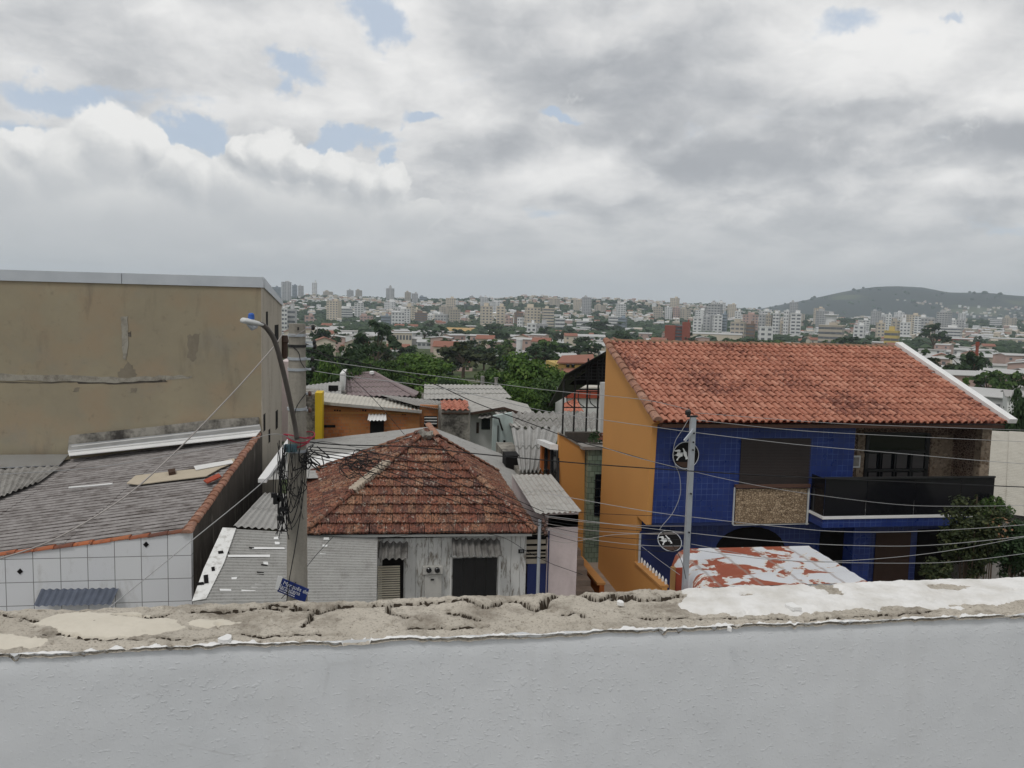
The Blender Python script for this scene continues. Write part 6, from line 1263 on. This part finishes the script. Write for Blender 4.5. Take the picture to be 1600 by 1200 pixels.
mb = MB(); mb.slab([TLs, TRs, TRs - W, BLs], Nn * -.02); part('plate', mb, M['sign_blue'], t)
mb = MB(); mb.slab([TLs - U * .14 + W * .05, TLs + U * .03 + W * .08, BLs + U * .02 + W * .15, BLs - U * .1 + W * .1], Nn * .015); part('clamp', mb, M['white_metal'], t)
Wn = (W - U * (W.dot(U) / U.dot(U))).normalized(); Un = U.normalized(); hh = W.length
part('lettering', text_mesh('R. Marquês de', .105, TLs + U * .45 - W * .26 + Nn * .006, Un, Wn, Nn, .002), M['sign_white'], t); part('lettering', text_mesh('Barbacena', .105, TLs + U * .37 - W * .55 + Nn * .006, Un, Wn, Nn, .002), M['sign_white'], t)
mb = MB()
for k_ in (.76, .9):
    x = .06
    while x < .6: w_ = q.uniform(.02, .07); c0 = TLs + U * x - W * k_ + Nn * .004; mb.slab([c0, c0 + U * w_, c0 + U * w_ + Wn * .018, c0 + Wn * .018], Nn * .002); x += w_ + .02
part('small_print', mb, M['sign_white'], t)
t = thing('thin_pole', 'slim grey galvanised pole in front of the blue house', 'pole', (6.49, 16, .1))
mb = MB(); p = aty(1083, 652, 16); mb.bar((p.x, 16, .1), (p.x, 16, p.z), .108, .108); part('shaft', mb, M['galvanized'], t)
for y in (676, 690, 702, 770, 830): z = aty(1082, y, 16).z; mb = MB(); mb.tube([(p.x, 15.93, z), (p.x, 15.9, z)], .02, 6); part('bolt', mb, M['black_metal'], t)
mb = MB(); mb.tube([p + V((-.12, 0, .05)), p + V((-.12, 0, .13)), p + V((-.12, 0, .16))], [.06, .07, .04], 8); mb.bar(p + V((-.14, 0, .02)), p + V((.1, 0, .02)), .04); part('insulator', mb, M['black_metal'], t)
mb = MB(); mb.bar(p + V((-.2, -.08, -.5)), p + V((0, -.08, -.25)), .05); part('clamp', mb, M['galvanized'], t)

def wire(pts, r_, m_, label, group='overhead wires', n=7):
    P = [aty(*p) for p in pts]; mb = MB(); mb.tube(spline(P, n), r_ * .72, 5); solo('overhead_wire', mb, M[m_], label, 'wire', group)
wire(((441, 523, 15), (425, 545, 14.8), (360, 618, 14.3), (265, 715, 13.6), (190, 780, 13), (90, 840, 12.4), (0, 873, 12), (-90, 895, 11.5)), .017, 'cable_pale', 'thick pale cable slanting down across the beige wall and left roof')
wire(((458, 700, 14.8), (412, 752, 14.3), (298, 846, 13), (185, 938, 11.5), (110, 998, 10.6)), .011, 'cable_grey', 'grey wire slanting down past the corner of the white scored wall')
wire(((478, 690, 15), (533, 695, 15), (640, 698, 15), (745, 709, 15), (910, 724, 15), (1080, 736, 15), (1240, 745, 15), (1420, 753, 15), (1600, 761, 15), (1760, 767, 15)), .016, 'cable_black', 'heavy black cable running level across roof and blue house')
wire(((474, 535, 15), (500, 550, 18), (547, 588, 24), (590, 630, 27), (632, 679, 29.5)), .014, 'cable_black', 'dark wire dropping from pole top to the grey roof')
wire(((478, 548, 15), (560, 566, 15.5), (672, 598, 16), (745, 630, 16.3), (835, 664, 16.6), (905, 690, 16.8), (960, 704, 17), (1040, 727, 17), (1075, 734, 16.1)), .013, 'cable_black', 'dark wire sagging from pole top over the sheet roofs to thin pole')
wire(((480, 560, 15), (560, 572, 15), (700, 590, 15.3), (860, 610, 15.6), (945, 618, 15.7), (1015, 626, 15.9), (1078, 640, 16)), .008, 'cable_grey', 'thin pale wire from pole across the tree tops to thin pole')
wire(((480, 578, 15), (560, 590, 15.2), (700, 608, 15.4), (840, 640, 15.7), (935, 655, 15.9), (1020, 667, 16), (1080, 675, 16), (1240, 694, 16), (1400, 708, 16), (1550, 721, 16), (1740, 734, 16)), .009, 'cable_grey', 'pale wire crossing orange gable then passing over dark shutter top')
wire(((1086, 656, 16), (1240, 672, 16), (1400, 681, 16), (1600, 690, 16), (1740, 694, 16)), .008, 'cable_grey', 'pale wire just under the tile eave of the blue house')
wire(((1086, 645, 16), (1300, 661, 15.8), (1480, 668, 15.6), (1600, 672, 15.5), (1740, 676, 15.4)), .007, 'cable_grey', 'uppermost thin wire along the tile eave')
wire(((850, 770, 19), (1000, 797, 16.3), (1100, 810, 16), (1200, 821, 16), (1300, 830, 16), (1400, 831, 16), (1500, 827, 16), (1600, 820, 16), (1740, 808, 16)), .010, 'cable_grey', 'pale sagging wire just below the balcony slab')
wire(((852, 806, 20), (1000, 824, 16.6), (1080, 833, 16), (1200, 845, 16), (1325, 852, 16), (1450, 852, 16), (1600, 838, 16), (1740, 820, 16)), .010, 'cable_grey', 'second sagging wire below the balcony slab, above canopy')
wire(((1080, 850, 16), (1200, 872, 16), (1300, 877, 16), (1450, 865, 16), (1600, 839, 16), (1740, 810, 16)), .009, 'cable_grey', 'wire rising to the right through the shrub top')
wire(((1080, 858, 16), (1180, 872, 16), (1275, 878, 16), (1420, 880, 16), (1500, 877, 16), (1600, 865, 16), (1740, 845, 16)), .009, 'cable_grey', 'lowest wire crossing the shrub and the shaded ground floor')
wire(((940, 698, 17), (985, 712, 16.6), (1035, 725, 16.3), (1150, 752, 16), (1260, 771, 16), (1400, 788, 16), (1500, 791, 16), (1640, 789, 16)), .008, 'cable_grey', 'thin wire slanting over the stone panel to the balcony glass')
for i, (y0, y1, x1, g_, lab) in enumerate(((795, 806, 1076, 'cable_black', 'first'), (808, 822, 1074, 'cable_pale', 'second'), (813, 830, 1074, 'cable_black', 'third'), (818, 834, 1072, 'cable_pale', 'fourth'), (822, 843, 1074, 'cable_black', 'fifth'), (827, 853, 1074, 'cable_grey', 'sixth'), (833, 861, 1072, 'cable_black', 'seventh'))):
    s_ = 2 + i * .6
    wire(((853, y0, 20.1), (905, y0 + (y1 - y0) * .3 + s_, 19), (960, y0 + (y1 - y0) * .55 + s_ * 1.3, 18), (1020, y0 + (y1 - y0) * .8 + s_, 17), (x1, y1, 16)), .009, g_, lab + ' from top of the seven service wires crossing the orange gable foot', 'service wires between mast and thin pole')
wire(((858, 843, 20), (885, 848, 19), (920, 842, 18.3), (955, 836, 17.6), (1000, 834, 17), (1074, 832, 16)), .011, 'cable_pale', 'slack pale wire looping low in front of the green pier')
for i, (x0, y0, x1, y1, sg, lab) in enumerate(((478, 712, 846, 822, 8, 'lowest'), (480, 708, 848, 818, 2, 'second lowest'), (482, 705, 846, 812, -2, 'middle'), (480, 702, 850, 806, -8, 'second highest'), (482, 698, 850, 800, -14, 'highest'))):
    wire(((x0, y0, 14.9), (x0 + (x1 - x0) * .25, y0 + (y1 - y0) * .12 + sg * .6 + 4, 16), (x0 + (x1 - x0) * .5, y0 + (y1 - y0) * .42 + sg, 17.6), (x0 + (x1 - x0) * .75, y0 + (y1 - y0) * .72 + sg * .8, 19), (x1, y1, 20.1)), .013, 'cable_black', lab + ' of five black service cables drooping over the mossy tile roof', 'service cables over the tile roof')
wire(((590, 842, 20.3), (700, 830, 19), (780, 838, 19.6), (824, 862, 20.2), (860, 880, 19.5), (910, 898, 18)), .009, 'cable_black', 'dark wire slanting past the number plate and pink annex')
wire(((521, 838, 18.6), (490, 872, 16.5), (462, 910, 14.8), (440, 935, 14)), .010, 'cable_black', 'dark wire slanting from the carport roof to street sign')
wire(((480, 700, 14.8), (474, 770, 14.72), (462, 850, 14.72), (452, 906, 14.72), (448, 940, 14.7)), .012, 'cable_black', 'dark cable hanging down the face of the concrete pole')
wire(((480, 725, 14.9), (462, 748, 14.78), (447, 770, 14.76), (440, 790, 14.76)), .010, 'cable_black', 'short dark cable wrapped aslant round the concrete pole')
wire(((468, 690, 14.8), (430, 678, 14.4), (380, 690, 14), (300, 705, 13.2), (150, 730, 12), (-60, 745, 11)), .007, 'cable_grey', 'thin grey wire leaving the pole level towards the left')
wire(((1076, 655, 16), (1066, 672, 16), (1055, 690, 16.05), (1052, 712, 16.1), (1056, 728, 16.1), (1062, 745, 16.1), (1063, 772, 16.1), (1052, 800, 16.1), (1036, 820, 16.1), (1030, 828, 16.1)), .009, 'cable_grey', 'loose pale cable curling down beside the thin pole')
wire(((1032, 828, 16.2), (1055, 858, 16), (1066, 880, 15.9), (1072, 905, 15.9)), .010, 'cable_black', 'dark cable dropping from lower emblem to the canopy')
wire(((998, 850, 18), (1030, 875, 17), (1062, 898, 16.2)), .007, 'cable_grey', 'thin grey stay slanting down to the timber gate post')
wire(((480, 700, 15), (500, 690, 17), (530, 694, 20), (580, 700, 24), (640, 690, 27)), .010, 'cable_black', 'dark wire from pole along the back edge of tile roof')
wire(((486, 515, 15), (493, 522, 14.9), (496, 512, 14.9), (488, 507, 15), (478, 514, 14.9), (462, 523, 14.8), (450, 523, 14.85)), .009, 'cable_pale', 'pale jumper wire looped at the top of concrete pole')
wire(((455, 540, 14.85), (466, 550, 14.82), (470, 565, 14.82), (476, 575, 14.85)), .010, 'cable_black', 'short black jumper on the upper pole between its bands')
wire(((478, 615, 14.9), (468, 628, 14.82), (462, 640, 14.8), (461, 652, 14.8)), .010, 'cable_black', 'short black jumper on the middle of concrete pole')
mb = MB(); q2 = random.Random(44)
for i in range(24):
    x0 = q2.uniform(430, 474); y0 = q2.uniform(688, 725); x1 = q2.uniform(422, 478); yb_ = q2.uniform(730, 838); y1 = q2.uniform(690, 790); Y = q2.uniform(14.45, 14.8); Y2 = q2.uniform(14.5, 15.3)
    mb.tube(spline([aty(x0, y0, Y), aty(x0 + q2.uniform(-10, 6), (y0 + yb_) / 2, Y), aty((x0 + x1) / 2 + q2.uniform(-8, 8), yb_, (Y + Y2) / 2), aty(x1 + q2.uniform(-6, 6), (yb_ + y1) / 2, Y2), aty(x1, y1, Y2)], 6), q2.choice((.005, .007, .009)), 5)
for i in range(10):
    x0 = q2.uniform(425, 450); y0 = q2.uniform(765, 800); mb.tube(spline([aty(x0, y0, 14.6), aty(x0 + q2.uniform(-4, 6), y0 + 30, 14.6), aty(x0 + q2.uniform(-6, 10), y0 + q2.uniform(45, 70), 14.6)], 5), .007, 4)
for i in range(7):
    p = aty(q2.uniform(428, 446), q2.uniform(770, 815), 14.6); mb.box(p - V((.05, .03, .04)), p + V((.05, .03, .04)))
for i in range(10):
    p = aty(q2.uniform(468, 490), q2.uniform(686, 716), 14.8); mb.tube(spline([p, p + V((q2.uniform(-.15, .2), -.05, -.1)), p + V((q2.uniform(-.2, .3), 0, -.25)), p + V((q2.uniform(-.1, .3), .1, -.05))], 5), .012, 5)
solo('cable_tangle', mb, M['cable_black'], 'tangle of black cable loops hanging on the concrete pole', 'cables')
mb = MB(); q2 = random.Random(45)
for i in range(16):
    x0, y0 = q2.uniform(545, 585), q2.uniform(712, 735); c0 = aty(x0, y0, 16.2); mb.tube(spline([c0 + V((.22 * cos(a) * q2.uniform(.6, 1.3), .1 * sin(a), .12 * sin(a) * q2.uniform(.5, 1.5))) for a in [k_ * .9 for k_ in range(7)]], 4), .008, 4)
solo('cable_coil', mb, M['cable_black'], 'messy coil of spare cable hanging in front of tile roof', 'cables')
